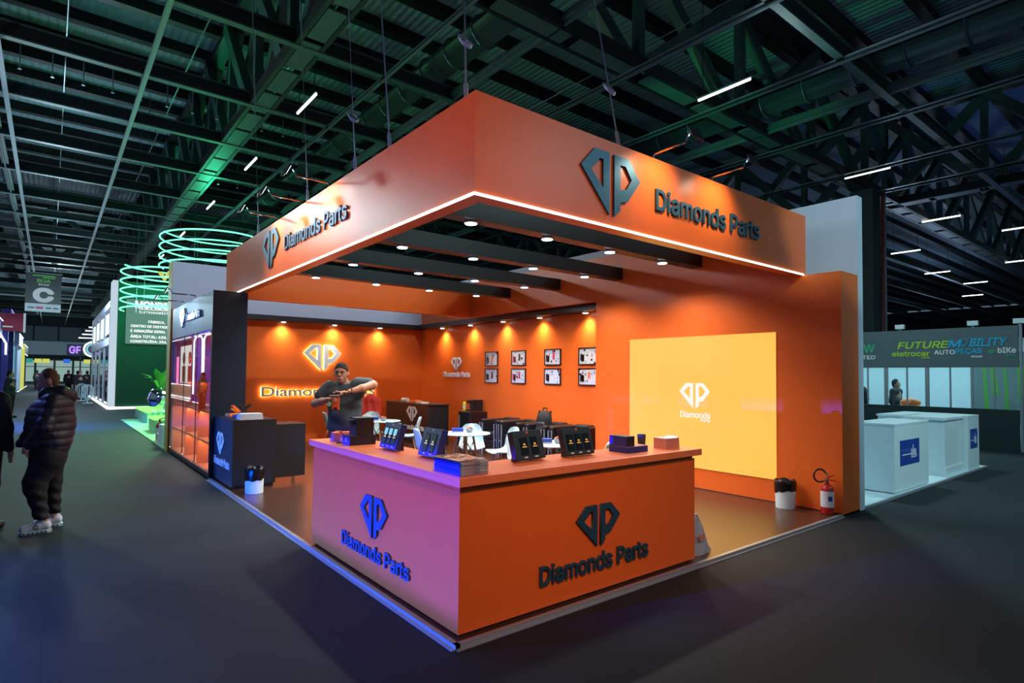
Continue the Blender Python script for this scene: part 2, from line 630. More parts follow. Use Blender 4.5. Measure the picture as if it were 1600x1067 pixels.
def glyph_mesh(text, font, depth, bold, spacing, res):
    """solid letters from the outlines of a font: the outlines are filled on a fine grid, thickened, and traced again as clean loops"""
    from mathutils.geometry import tessellate_polygon, interpolate_bezier
    cu = bpy.data.curves.new('t', 'FONT')
    cu.body = text
    cu.size = 1
    cu.space_character = spacing
    if font is not None:
        cu.font = font
    o = bpy.data.objects.new('tmp', cu)
    COL.objects.link(o)
    dg = bpy.context.evaluated_depsgraph_get()
    oc = o.evaluated_get(dg).to_curve(dg)
    segs = []
    for sp in oc.splines:
        bp = sp.bezier_points
        pts = []
        for i in range(len(bp)):
            q0, q1 = bp[i], bp[(i+1) % len(bp)]
            pts += [(c.x, c.y) for c in interpolate_bezier(q0.co, q0.handle_right, q1.handle_left, q1.co, 7)[:-1]]
        segs += [(pts[i-1], pts[i]) for i in range(len(pts))]
    o.to_curve_clear()
    bpy.data.objects.remove(o)
    bpy.data.curves.remove(cu)
    S = np.array(segs)
    h = 1/(150 if res >= 3 else 90)
    lo = S.reshape(-1, 2).min(0)-18*h
    n = np.ceil((S.reshape(-1, 2).max(0)+18*h-lo)/h).astype(int)+1
    W = np.zeros((n[1], n[0]+1), np.int32)
    for (x0, y0), (x1, y1) in S:
        if y0 == y1:
            continue
        sg = 1 if y1 > y0 else -1
        a, b = (y0, y1) if sg > 0 else (y1, y0)
        r = np.arange(math.ceil((a-lo[1])/h-.5), math.ceil((b-lo[1])/h-.5))
        if len(r):
            yy = lo[1]+(r+.5)*h
            xx = x0+(yy-y0)/(y1-y0)*(x1-x0)
            np.add.at(W, (r, np.ceil((xx-lo[0])/h-.5).astype(int)), sg)
    B = (np.cumsum(W, 1)[:, :-1] != 0)
    rad = bold/h
    k = int(rad)
    if k:
        A = B.copy()
        for dy in range(-k, k+1):
            for dx in range(-k, k+1):
                if (dx or dy) and dx*dx+dy*dy <= rad*rad+.5:
                    A |= np.roll(np.roll(B, dy, 0), dx, 1)
        B = A
    F = B.astype(np.float32)
    g = np.exp(-.5*(np.arange(-3, 4)/1.0)**2)
    g /= g.sum()
    for ax in (0, 1):
        F = sum(w*np.roll(F, i-3, ax) for i, w in enumerate(g))
    I = F > .5
    c0 = I[:-1, :-1]*1+I[:-1, 1:]*2+I[1:, 1:]*4+I[1:, :-1]*8
    nxt = {}

    def cut(j, i, e):
        """point on edge e of cell (row j, column i): 0 bottom, 1 right, 2 top, 3 left; with a key shared by both cells"""
        if e == 0:
            a, b, key = F[j, i], F[j, i+1], (j, i, 0)
            t = (.5-a)/(b-a)
            return key, (i+t, j)
        if e == 2:
            a, b, key = F[j+1, i], F[j+1, i+1], (j+1, i, 0)
            t = (.5-a)/(b-a)
            return key, (i+t, j+1)
        if e == 3:
            a, b, key = F[j, i], F[j+1, i], (j, i, 1)
            t = (.5-a)/(b-a)
            return key, (i, j+t)
        a, b, key = F[j, i+1], F[j+1, i+1], (j, i+1, 1)
        t = (.5-a)/(b-a)
        return key, (i+1, j+t)
    T = {1: [(3, 0)], 2: [(0, 1)], 3: [(3, 1)], 4: [(1, 2)], 5: [(3, 0), (1, 2)], 6: [(0, 2)], 7: [(3, 2)], 8: [(2, 3)], 9: [(2, 0)], 10: [(0, 1), (2, 3)], 11: [(2, 1)], 12: [(1, 3)], 13: [(1, 0)], 14: [(0, 3)]}
    P = {}
    for j, i in np.argwhere((c0 > 0) & (c0 < 15)):
        for e0, e1 in T[int(c0[j, i])]:
            ka, pa = cut(j, i, e0)
            kb, pb = cut(j, i, e1)
            P[ka], P[kb] = pa, pb
            nxt[ka] = kb
    loops = []
    while nxt:
        k0 = next(iter(nxt))
        L, q = [], k0
        while q in nxt:
            L.append(P[q])
            q = nxt.pop(q)
        if len(L) > 6:
            loops.append(np.array(L)*h+lo+.5*h)

    def slim(L):
        """drop the points that lie on a straight run"""
        keep, i, m = [], 0, len(L)
        while i < m:
            keep.append(L[i])
            j = i+2
            while j < m and j-i < 60:
                d = L[j]-L[i]
                q = L[i+1:j]-L[i]
                if np.abs(d[0]*q[:, 1]-d[1]*q[:, 0]).max()/(np.hypot(*d)+1e-9) > h*.16:
                    break
                j += 1
            i = j-1
        return keep
    cons = []
    for L in loops:
        L = slim(L)
        if len(L) > 2:
            L = [Vector((float(p[0]), float(p[1]))) for p in L]
            cons.append((sum(L[i-1].x*L[i].y-L[i].x*L[i-1].y for i in range(len(L)))/2, L))
    sg = 1 if max(cons, key=lambda c: abs(c[0]))[0] > 0 else -1

    def inside(p, Q):
        c = False
        for i in range(len(Q)):
            a, b = Q[i-1], Q[i]
            if (a.y > p.y) != (b.y > p.y) and p.x < (b.x-a.x)*(p.y-a.y)/(b.y-a.y)+a.x:
                c = not c
        return c
    outs = [[abs(a), L, []] for a, L in cons if a*sg > 0]
    for a, L in cons:
        if a*sg < 0:
            own = [q for q in outs if inside(L[0], q[1])]
            if own:
                min(own, key=lambda q: q[0])[2].append(L)
    mb = MB()
    for _, L, H in outs:
        lps = [L]+H
        flat = [p for l in lps for p in l]
        m = len(flat)
        tri = tessellate_polygon([[Vector((p.x, p.y, 0)) for p in l] for l in lps])
        fs = []
        for a, b, c in tri:
            if (flat[b]-flat[a]).cross(flat[c]-flat[a]) < 0:
                b, c = c, b
            fs += [(m+a, m+b, m+c), (c, b, a)]
        s0 = 0
        for l in lps:
            w = len(l)
            for i in range(w):
                i0, i1 = s0+i, s0+(i+1) % w
                fs.append((i0, i1, m+i1, m+i0) if sg > 0 else (i1, i0, m+i0, m+i1))
            s0 += w
        mb.add([(p.x, p.y, 0) for p in flat]+[(p.x, p.y, depth) for p in flat], fs)
    return mb.mesh('lettering')


def lettering(name, text, O, R, width, height, depth, mat, parent, bold=.012, U=(0, 0, 1), spacing=1.0, world=True, shear=0, res=3, font='sans'):
    me = glyph_mesh(text, FONT if font == 'sans' else None, depth, bold, spacing, res)
    me.name = name
    place_flat(me, O, R, U, width, height, shear)
    return link_mesh(name, me, mat, parent, world=world)


# the two-letter diamond emblem, half by half (width 1, height .667)
EL = [(-.5, .45), (-.285, .667), (-.04, .667), (-.04, 0)]
ELH = [(-.35, .44), (-.20, .575), (-.145, .575), (-.145, .27)]
ER = [(.04, .667), (.285, .667), (.5, .45), (.275, .195), (.145, .165), (.145, .075), (.04, 0)]
ERH = [(.145, .575), (.235, .575), (.345, .445), (.25, .325), (.145, .305)]


def emblem(name, O, R, width, height, depth, mat, parent, world=True, U=(0, 0, 1), grow=0):
    cu = bpy.data.curves.new('e', 'CURVE')
    cu.dimensions = '2D'
    cu.fill_mode = 'BOTH'
    cu.extrude = depth/2
    cu.offset = grow
    for poly in (EL, ELH, ER, ERH):
        sp = cu.splines.new('POLY')
        sp.points.add(len(poly)-1)
        for p, (x, y) in zip(sp.points, poly):
            p.co = (x, y, 0, 1)
        sp.use_cyclic_u = True
    me = curve_mesh(cu)
    me.name = name
    place_flat(me, O, R, U, width, height)
    return link_mesh(name, me, mat, parent, world=world)


# ------------------------------------------------------------------ bodies as distance fields turned into one skin
def sdf_mesh(name, prims, res=.01, k=.02, clip=None, wave=None):
    """prims: ('c', a, b, ra, rb[, k]) tapered limb, ('e', centre, radii[, euler][, k]) ellipsoid; one smooth continuous mesh"""
    lo = np.array([1e9]*3)
    hi = -lo
    for p in prims:
        if p[0] == 'c':
            a, b = np.array(p[1]), np.array(p[2])
            r = max(p[3], p[4])
            lo = np.minimum(lo, np.minimum(a, b)-r)
            hi = np.maximum(hi, np.maximum(a, b)+r)
        else:
            c = np.array(p[1])
            r = max(p[2])
            lo, hi = np.minimum(lo, c-r), np.maximum(hi, c+r)
    lo -= 3*res+.01
    hi += 3*res+.01
    n = np.ceil((hi-lo)/res).astype(int)+1
    D = np.full(n, .5, np.float32)
    ax = [lo[i]+res*np.arange(n[i]) for i in range(3)]
    for p in prims:
        kk = k
        if p[0] == 'c':
            a, b = np.array(p[1], float), np.array(p[2], float)
            r = max(p[3], p[4])
            bl, bh = np.minimum(a, b)-r, np.maximum(a, b)+r
            if len(p) > 5:
                kk = p[5]
        else:
            c = np.array(p[1], float)
            r = max(p[2])
            bl, bh = c-r, c+r
            if len(p) > 4:
                kk = p[4]
        pad = kk+2*res+.01
        i0 = np.maximum(((bl-pad-lo)/res).astype(int), 0)
        i1 = np.minimum(((bh+pad-lo)/res).astype(int)+2, n)
        X, Y, Z = np.meshgrid(*[ax[i][i0[i]:i1[i]] for i in range(3)], indexing='ij')
        if p[0] == 'c':
            ab = b-a
            L2 = max(ab @ ab, 1e-9)
            t = np.clip(((X-a[0])*ab[0]+(Y-a[1])*ab[1]+(Z-a[2])*ab[2])/L2, 0, 1)
            d = np.sqrt((X-a[0]-t*ab[0])**2+(Y-a[1]-t*ab[1])**2+(Z-a[2]-t*ab[2])**2)-(p[3]+(p[4]-p[3])*t)
        else:
            X, Y, Z = X-c[0], Y-c[1], Z-c[2]
            if len(p) > 3 and p[3] is not None:
                m = np.array(Euler(p[3]).to_matrix().inverted())
                X, Y, Z = (m[0, 0]*X+m[0, 1]*Y+m[0, 2]*Z, m[1, 0]*X+m[1, 1]*Y+m[1, 2]*Z, m[2, 0]*X+m[2, 1]*Y+m[2, 2]*Z)
            rr = p[2]
            k0 = np.sqrt((X/rr[0])**2+(Y/rr[1])**2+(Z/rr[2])**2)
            k1 = np.sqrt((X/rr[0]**2)**2+(Y/rr[1]**2)**2+(Z/rr[2]**2)**2)+1e-9
            d = k0*(k0-1)/k1
        s = D[i0[0]:i1[0], i0[1]:i1[1], i0[2]:i1[2]]
        h = np.clip(.5+.5*(s-d)/kk, 0, 1)
        s[...] = s*(1-h)+d*h-kk*h*(1-h)
    if wave is not None or clip is not None:
        X, Y, Z = np.meshgrid(*ax, indexing='ij')
        if wave is not None:
            D -= wave(X, Y, Z).astype(np.float32)
        if clip is not None:
            D = np.maximum(D, clip(X, Y, Z))
    return nets(name, D, lo, res)


def nets(name, D, lo, res):
    S = D < 0
    nx, ny, nz = D.shape
    cnt = np.zeros((nx-1, ny-1, nz-1), np.float32)
    acc = np.zeros((nx-1, ny-1, nz-1, 3), np.float32)
    corner = [(i, j, k) for i in (0, 1) for j in (0, 1) for k in (0, 1)]

    def sl(c):
        return D[c[0]:nx-1+c[0], c[1]:ny-1+c[1], c[2]:nz-1+c[2]]
    for c in corner:
        for axis in range(3):
            if c[axis] == 0:
                e = list(c)
                e[axis] = 1
                d0, d1 = sl(c), sl(e)
                cross = (d0 < 0) != (d1 < 0)
                t = np.where(cross, d0/np.where(cross, d0-d1, 1), 0)
                cnt += cross
                for q in range(3):
                    acc[..., q] += np.where(cross, c[q]+(t if q == axis else 0), 0)
    act = cnt > 0
    idx = np.full(act.shape, -1, np.int64)
    ii = np.argwhere(act)
    idx[act] = np.arange(len(ii))
    V = lo+(ii+acc[act]/cnt[act][:, None])*res
    F = []
    for axis in range(3):
        a, b = [(1, 2), (2, 0), (0, 1)][axis]
        s0 = [slice(1, m-1) for m in (nx, ny, nz)]
        s1 = list(s0)
        full = (nx, ny, nz)
        s0[axis] = slice(0, full[axis]-1)
        s1[axis] = slice(1, full[axis])
        A, B = S[tuple(s0)], S[tuple(s1)]
        for flip in (False, True):
            e = np.argwhere(A & ~B if not flip else ~A & B)
            if not len(e):
                continue
            base = e.copy()
            for q in range(3):
                if q != axis:
                    base[:, q] += 1
            quads = []
            for da, db in ((0, 0), (-1, 0), (-1, -1), (0, -1)):
                p = base.copy()
                p[:, a] += da
                p[:, b] += db
                quads.append(idx[p[:, 0], p[:, 1], p[:, 2]])
            Q = np.stack(quads, 1)
            F.append(Q if not flip else Q[:, ::-1])
    F = np.concatenate(F)
    F = F[(F >= 0).all(1)]
    me = bpy.data.meshes.new(name)
    me.from_pydata(V.tolist(), [], F.tolist())
    me.update()
    return me


def skin(name, prims, mat, parent, res=.01, k=.02, clip=None, wave=None):
    me = sdf_mesh(name, prims, res, k, clip, wave)
    for p in me.polygons:
        p.use_smooth = True
    return link_mesh(name, me, mat, parent)
# ================================================================== the hall
struct('floor', MB().box(-60, 110, -30, 118, -.2, 0), 'carpet', 'dark grey carpet in long strips over the hall floor', 'floor')
struct('ceiling', MB().box(-14, 112, -6, 112, 13.2, 13.3), 'roof_deck', 'ribbed metal roof deck high above the stands', 'ceiling')
struct('wall_far_right', MB().box(112, 112.4, -20, 112, 0, 13), 'hall_wall', 'dark side wall of the hall far to the right', 'wall')
struct('wall_far', MB().box(-40, 112, 112, 112.4, 0, 13), 'hall_wall', 'dark end wall of the hall beyond the aisle', 'wall')
mb = MB()
for i in range(16):
    mb.box(-22+i*3.0, -22+i*3.0+2.8, 111.8, 112, 6.4, 8.6)
struct('trim_1', mb, 'grey_panel', 'band of translucent panels high on the end wall', 'wall panel')
struct('trim_2', MB().box(-24, 24, 111.5, 112, 4.2, 6.3), 'white_wall', 'pale band over the entrance doors of the end wall', 'wall panel')
for i in range(9):
    t = thing('entrance_door', 'glazed entrance door number %d from the left, lit from outside, in the end wall' % (i+1), 'door', (-9.5+i*2.3, 111.6, 0), group='entrance doors in the end wall')
    MB().box(-1.0, 1.0, -.05, .05, 0.1, 2.3).build('pane', 'door_glow', t)
    MB().box(-1.0, 1.0, -.05, .05, 2.4, 3.3).build('transom', 'door_glow', t)
    MB().box(-1.1, -1.0, -.1, .1, 0, 3.4).box(1.0, 1.1, -.1, .1, 0, 3.4).box(-1, 1, -.1, .1, 2.3, 2.4).box(-1, 1, -.1, .1, 3.3, 3.4).build('frame', 'black_plastic', t)
for i, (x, c) in enumerate(((-4.5, 'teal_glow'), (-3.45, 'yellow_glow'), (-2.5, 'yellow_glow'), (.05, 'blue_glow'), (2.6, 'yellow_glow'), (3.6, 'teal_glow'))):
    t = thing('hanging_banner', '%s lit banner over the entrance doors, number %d from the left' % ({'teal_glow': 'teal', 'yellow_glow': 'yellow', 'blue_glow': 'blue'}[c], i+1), 'banner', (x, 111.44, 2.95), group='lit banners over the entrance')
    MB().box(-.43, .43, -.05, .05, 0, .62).build('panel', c, t)
    MB().box(-.38, -.36, -.01, .01, .62, 1.26).box(.36, .38, -.01, .01, .62, 1.26).build('hanger', 'grey_panel', t)

# roof purlins, one by one
for i in range(30):
    y = -3.0+i*1.9 if i < 22 else 38.8+(i-22)*5
    struct('ceiling_purlin', MB().box(-14, 110, y-.12, y+.12, 12.85, 13.2).box(-14, 110, y-.16, y+.16, 12.82, 12.86), 'dark_steel', 'dark roof purlin running across the hall under the deck', 'beam')
# crosswise lower beams with a bright lower flange
YB = [-1.2, 2.45, 9.9, 13.6, 17.0, 20.6, 24.5, 28.3, 32.0, 35.8, 39.5, 44, 49, 54, 60, 67, 75, 84, 94]
for y in YB:
    t = thing('ceiling_beam', 'dark steel beam crossing the hall under the roof', 'beam', (0, y, 9), kind='structure')
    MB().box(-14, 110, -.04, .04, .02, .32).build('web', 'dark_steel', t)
    MB().box(-14, 110, -.09, .09, -.02, .02).box(-14, 110, -.09, .09, .32, .35).build('flange', 'green_lit_steel', t)
# lengthwise pipes and trays
for x, r in ((-7.5, .05), (-3.1, .055), (-.37, .055), (4.2, .035), (8.65, .06), (11.9, .05), (16.0, .05), (20.0, .05), (23.0, .05)):
    tag(MB().tube([(x, -5, 8.9), (x, 110, 8.9)], r, 8).box(x-r*.8, x+r*.8, -5, 110, 8.98, 9.0).build('ceiling_pipe', 'pipe_steel', smooth=True), 'thin pale service pipe hung lengthwise below the roof beams', 'pipe', 'lengthwise service pipes', 'structure')
for x in (-1.9, .9, 3.2, 6.6, 10.3):
    tag(MB().tube([(x, -5, 10.6), (x, 80, 10.6)], .02, 6).build('ceiling_conduit', 'pipe_steel'), 'thin conduit running lengthwise between the beams and the deck', 'pipe', 'roof conduits', 'structure')


def hoop(mb, x, y, z, r):
    mb.tube([(x+r*math.cos(2*PI*i/16), y, z+r*math.sin(2*PI*i/16)) for i in range(16)], .025, 5, True)


for x, r, lab in ((5.75, .38, 'round spiral air duct above the middle of the stand'), (14.2, .42, 'round spiral air duct at the right under the roof'), (-3.9, .40, 'round spiral air duct above the left side of the aisle')):
    t = thing('air_duct', lab, 'duct', (x, 0, 9.75), kind='structure')
    mb = MB().tube([(x, -4, 9.75), (x, 95, 9.75)], r, 20)
    mb.build('duct_pipe', 'duct_metal', t, world=True, smooth=True)
    mb = MB()
    for k in range(40):
        hoop(mb, x, -3+k*1.2, 9.75, r)
    mb.build('seam_rings', 'duct_metal', t, world=True)
    MB().box(x+.35, x+.55, -4, 95, 9.1, 9.18).box(x+.43, x+.47, -4, 95, 9.0, 9.3).build('support_rail', 'green_lit_steel', t, world=True)


def truss(label, axis, c, t0, t1, step, z0=9.0, z1=12.8, skip=None):
    """flat-plate truss along an axis: wide lower chord with battens, upper chord, crossed flat diagonals"""
    t = thing('roof_truss', label, 'truss', (c, 0, z0) if axis == 'y' else (0, c, z0), kind='structure')

    def P(s, off, z):
        return (c+off, s, z) if axis == 'y' else (s, c+off, z)
    ch = MB()
    for off in (-.27, .27):
        ch.bar(P(t0, off, z0+.15), P(t1, off, z0+.15), .10, .30, (0, 0, 1))
    ch.bar(P(t0, 0, z1), P(t1, 0, z1), .45, .25, (0, 0, 1))
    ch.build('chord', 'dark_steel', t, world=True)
    pl = MB()
    n = int((t1-t0)/step)
    for i in range(n):
        s = t0+i*step
        pl.bar(P(s+step*.05, 0, z0+.02), P(s+step*.47, 0, z0+.02), .40, .04, (0, 0, 1))
        pl.bar(P(s+step*.53, 0, z0+.02), P(s+step*.97, 0, z0+.02), .40, .04, (0, 0, 1))
    pl.build('batten_plate', 'green_lit_steel', t, world=True)
    dg = MB()
    for i in range(n):
        s = t0+i*step
        dg.bar(P(s, -.17, z0+.2), P(s+step, -.17, z1), .34, .26, (1, 0, 0) if axis == 'y' else (0, 1, 0))
        dg.bar(P(s+step, .17, z0+.2), P(s, .17, z1), .34, .26, (1, 0, 0) if axis == 'y' else (0, 1, 0))
        dg.bar(P(s, 0, z0+.2), P(s, 0, z1), .22, .22, (1, 0, 0) if axis == 'y' else (0, 1, 0))
    dg.build('diagonal', 'green_lit_steel', t, world=True)
    return t


truss('deep roof truss running away above the left wing of the stand', 'y', 2.35, -4, 92, 3.0)
truss('deep roof truss crossing the hall above the front of the stand', 'x', 5.9, -14, 108, 4.6)
truss('roof truss running away far to the right beyond the column', 'y', 25.8, -4, 80, 3.4)
truss('roof truss crossing the hall far down the aisle', 'x', 47, -14, 60, 4)
truss('roof truss running away to the left of the aisle', 'y', -11.5, -4, 92, 4)

# sprinkler drops
sp = None
for (x0, y0, n, dx, dy) in ((-3.4, 15.2, 14, .62, 0), (9.0, 15.2, 8, .8, 0), (25.8, 6.6, 10, 0, -.75), (2.9, 21.5, 8, .7, 0)):
    for i in range(n):
        x, y = x0+i*dx, y0+i*dy
        if sp is None:
            sp = thing('sprinkler_drop', 'thin sprinkler drop pipe hanging under the roof', 'sprinkler', (x, y, 9.0), group='sprinkler drops under the roof', kind='structure')
            MB().cyl((0, 0, .05), (0, 0, 1.0), .014, n=6).build('pipe', 'pipe_steel', sp)
            MB().cyl((0, 0, 0), (0, 0, .06), .04, .02, n=8).build('head', 'pipe_steel', sp)
        else:
            dup(sp, (x, y, 9.0))

# column with red pipe, right
struct('column_right', MB().box(22.4, 23.2, 5.5, 6.3, 0, 9.0), 'dark_panel', 'square dark steel column carrying the cross truss at the right', 'column')
tag(MB().cyl((23.7, 5.6, 0), (23.7, 5.6, 9.0), .06, n=8).build('red_riser_pipe', 'red_paint', smooth=True), 'thin red fire riser pipe beside the dark column', 'pipe', kind='structure')
tag(MB().cyl((23.35, 5.4, 0), (23.35, 5.4, 9.0), .035, n=8).build('grey_riser_pipe', 'pipe_steel', smooth=True), 'thin grey pipe between the dark column and the red pipe', 'pipe', kind='structure')

# tube lights
TL = [(3.2, 12.45), (3.25, 18.2), (3.25, 24.6), (3.25, 31.5), (3.3, 39), (11.1, 4.9), (20.35, 4.95), (29.3, 5.15), (34, 3.2), (36, 8.6), (45, 9.5), (52, 9.0), (44, 5.0), (60, 11), (-1.7, 60), (-6.2, 40), (-6.2, 46), (-6.2, 52), (-6.2, 58)]
tl0 = None
for i, (x, y) in enumerate(TL):
    where = 'over the left wing, number %d from the front' % (i+1) if i < 5 else ('over the right side of the hall, number %d from the front' % (i-4) if i < 14 else 'far over the aisle, number %d from the front' % (i-13))
    if tl0 is None:
        tl0 = thing('tube_light', 'bright white tube light '+where, 'ceiling light', (x, y, 8.95), group='tube lights under the roof')
        MB().cyl((0, -.72, 0), (0, .72, 0), .030, n=8).build('tube', 'tube_light', tl0)
        MB().box(-.03, .03, -.76, .76, .03, .07).build('housing', 'pipe_steel', tl0)
        MB().box(-.008, .008, -.6, -.585, .07, 4.25).box(-.008, .008, .585, .6, .07, 4.25).build('hanger', 'dark_steel', tl0)
    else:
        dup(tl0, (x, y, 8.95), None, 'bright white tube light '+where)

# green and blue uplights added unseen, without fixtures, to colour the steel
lamp('green_uplight', 'SPOT', (-.9, 20.5, 9.5), (1.4, 14.0, 12.2), 800, (.05, 1.0, .45), spot_size=1.1, spot_blend=.6, shadow_soft_size=.2)
lamp('green_uplight', 'SPOT', (3.3, 24.5, 8.3), (2.3, 17.0, 10.8), 160, (.05, 1.0, .45), spot_size=1.5, spot_blend=.8, shadow_soft_size=.2)
lamp('green_uplight', 'SPOT', (4.2, 6.9, 3.9), (14.2, 5.9, 10.2), 1700, (.04, 1.0, .36), spot_size=.5, spot_blend=.7, shadow_soft_size=.1)
lamp('green_uplight', 'SPOT', (2.9, 9.5, 4.2), (3.6, 5.9, 9.5), 110, (.10, 1.0, .62), spot_size=2.0, spot_blend=.9, shadow_soft_size=.2)
lamp('blue_uplight', 'SPOT', (-4.3, 12.0, 4.2), (-3.4, 18.0, 9.5), 350, (.10, .25, 1.0), spot_size=1.2, spot_blend=.7, shadow_soft_size=.2)
lamp('blue_uplight', 'SPOT', (26.0, -2.0, 3.2), (30, 6, 9.5), 700, (.15, .30, 1.0), spot_size=1.6, spot_blend=.7, shadow_soft_size=.2)
lamp('hall_spill_light', 'POINT', (38.0, 10.0, 4.5), None, 420, (.55, .75, 1.0), shadow_soft_size=.5)  # point lights added to stand in for spill under the roof
lamp('hall_spill_light', 'POINT', (62.0, 14.0, 4.5), None, 1000, (.45, .65, 1.0), shadow_soft_size=.5)
lamp('hall_spill_light', 'POINT', (-2.0, 30.0, 5.0), None, 1200, (.55, .85, 1.0), shadow_soft_size=.5)
lamp('hall_spill_light', 'POINT', (-1.5, 60.0, 5.0), None, 1400, (.6, .85, 1.0), shadow_soft_size=.5)
lamp('hall_spill_light', 'POINT', (-1.5, 92.0, 5.0), None, 1600, (.65, .9, 1.0), shadow_soft_size=.5)

# street banner
t = thing('street_banner', 'dark hanging banner with a big white letter C above the aisle', 'banner', (-2.4, 38.5, 5.0))
MB().box(-.78, .78, -.02, .02, .45, 2.15).build('panel', 'black_lam', t)
MB().box(-.78, .78, -.022, .022, 0, .44).build('footer', 'paper_white', t)
MB().cyl((-.82, 0, 2.17), (.82, 0, 2.17), .025, n=8).build('top_rod', 'alu', t)
MB().tube([(-.7, 0, 2.17), (-.7, 0, 3.95)], .008, 5).tube([(.7, 0, 2.17), (.7, 0, 3.95)], .008, 5).build('wire', 'pipe_steel', t)
lettering('big_letter', 'C', (-2.4-.46, 38.47, 5.52), (1, 0, 0), .92, .82, .02, 'banner_glow_white', t, bold=.055)
lettering('street_word', 'RUA', (-2.4-.30, 38.47, 6.62), (1, 0, 0), .60, .20, .02, 'banner_glow_green', t, bold=.03)
lettering('small_word', 'Street', (-2.4-.24, 38.47, 6.46), (1, 0, 0), .48, .11, .02, 'banner_glow_white', t, bold=.01)
MB().box(-.5, .5, -.03, -.022, 1.98, 2.04).box(-.05, .5, -.03, -.022, 1.88, 1.94).build('small_print', 'banner_glow_green', t)
MB().box(-.3, .0, -.03, -.022, .15, .27).build('red_mark', 'red_sign', t)
MB().box(-.66, -.36, -.03, -.022, .17, .25).box(.12, .36, -.03, -.022, .17, .25).box(.44, .68, -.03, -.022, .17, .25).build('grey_mark', 'grey_panel', t)

# ================================================================== the orange stand
struct('floor_stand', MB().box(0.0, 6.16, 0.0, 11.2, 0.0, .025), 'stand_floor', 'glossy dark raised floor of the orange stand', 'floor')
struct('trim_3', MB().box(-.004, 5.65, -.006, .03, 0, .03).box(-.004, 5.65, -.035, -.006, 0, .006), 'alu', 'metal edge strip along the front of the stand floor', 'floor edging')
struct('trim_4', MB().box(-.006, .03, -.006, 7.13, 0, .030).box(-.035, -.006, -.006, 7.13, 0, .006), 'alu', 'metal edge strip along the aisle side of the stand floor', 'floor edging')
struct('wall_right', MB().box(5.65, 6.16, 0, 4.13, 0, 3.04), 'orange', 'thick orange wall carrying the yellow screen', 'wall')
struct('wall_side', MB().box(6.113, 6.16, 4.13, 11.2, 0, 3.4), 'orange', 'orange wall hung with eight picture frames', 'wall')
struct('wall_back', MB().box(.0, 6.113, 11.17, 11.2, .0, 3.06), 'orange', 'orange back wall with the glowing logo', 'wall')
struct('wall_outer', MB().box(6.16, 6.32, 0, 11.36, 0, 4.09), 'white_wall', 'tall bluish white partition behind the orange right wall', 'wall')
struct('wall_rear', MB().box(0, 6.32, 11.2, 11.62, 0, 4.09), 'white_wall', 'tall bluish white partition behind the orange back wall', 'wall')
struct('trim_5', MB().box(-.012, 0, 11.2, 11.62, 0, 4.09), 'yellow_light_tint', 'edge of the rear partition toward the aisle, yellow light painted on', 'wall edge')
struct('trim_6', MB().box(.52, 6.113, 10.93, 11.17, 2.93, 3.045), 'black_lam', 'black light pelmet along the top of the back wall', 'pelmet')
struct('trim_7', MB().box(5.80, 6.113, 4.13, 10.93, 2.925, 3.045), 'black_lam', 'black light pelmet above the picture frames', 'pelmet')
struct('baseboard_right', MB().box(5.642, 5.65, .0, 4.13, .025, .035), 'black_lam', 'thin dark joint under the screen wall', 'baseboard')

# canopy ring
cx0, cy0, cz0, cz1, th = .42, .46, 3.04, 3.83, .145
t = thing('canopy', 'square orange canopy ring with big dark lettering hung over the stand', 'canopy', (cx0, cy0, cz0))
MB().box(cx0, 5.65, cy0, cy0+th, cz0, cz1).build('front_fascia', 'orange', t, world=True)
MB().box(cx0, cx0+th, cy0+th, 8.23, cz0, cz1).build('left_fascia', 'orange', t, world=True)
MB().box(cx0+th, 5.65, 8.09, 8.23, cz0, cz1).build('back_fascia', 'orange', t, world=True)
MB().box(5.65, 5.72, cy0, 8.23, cz0+.001, cz1).build('right_fascia', 'orange', t, world=True)
MB().box(cx0-.006, 5.65, cy0-.012, cy0-.0005, cz0-.002, cz0+.016).box(cx0-.012, cx0-.0005, cy0-.012, 8.23, cz0-.002, cz0+.016).build('led_strip', 'led_white', t, world=True)
for (O, R, w, h, nm) in (((1.517, cy0-.001, 3.148), (1, 0, 0), .79, .563, 'E'), ((cx0-.001, 5.925, 3.187), (0, -1, 0), .80, .548, 'E')):
    emblem('emblem', O, R, w, h, .022, 'lettering_dark', t)
lettering('lettering', 'Diamonds Parts', (2.552, cy0-.001, 3.318), (1, 0, 0), 1.955, .218, .022, 'lettering_dark', t, bold=.016)
lettering('lettering', 'Diamonds Parts', (cx0-.001, 4.885, 3.345), (0, -1, 0), 2.09, .205, .022, 'lettering_dark', t, bold=.016)

# the four black light beams with four downlights each
rows = ('front', 'second', 'third', 'rear')
cols = ('leftmost', 'second from the left', 'third from the left', 'rightmost')
dl0 = None
for j, y in enumerate((1.96, 3.51, 5.06, 6.61)):
    tag(MB().box(cx0+th, 5.65, y, y+.19, 3.355, 3.56).build('light_beam', 'black_beam'), '%s of the four black beams spanning the canopy%s' % (rows[j], ', nearest the front fascia' if j == 0 else ''), 'beam', 'black light beams under the canopy')
    for i, x in enumerate((1.5, 2.61, 3.72, 4.84)):
        lab = 'round white downlight, %s on the %s black beam' % (cols[i], rows[j])
        if dl0 is None:
            dl0 = thing('downlight', lab, 'downlight', (x, y+.12, 3.355), group='downlights on the black beams')
            MB().lathe([(.075, -.0), (.075, -.022), (.066, -.024)], 20).build('ring', 'white_plastic', dl0)
            MB().cyl((0, 0, -.0245), (0, 0, -.030), .064, n=20).build('lens', 'lens_white', dl0)
        else:
            dup(dl0, (x, y+.12, 3.355), None, lab)
        lamp('downlight_beam', 'SPOT', (x, y+.12, 3.31), (x, y+.12, 0), 175, (1.0, .97, .92), spot_size=2.5, spot_blend=.8, shadow_soft_size=.06)
pl0 = None
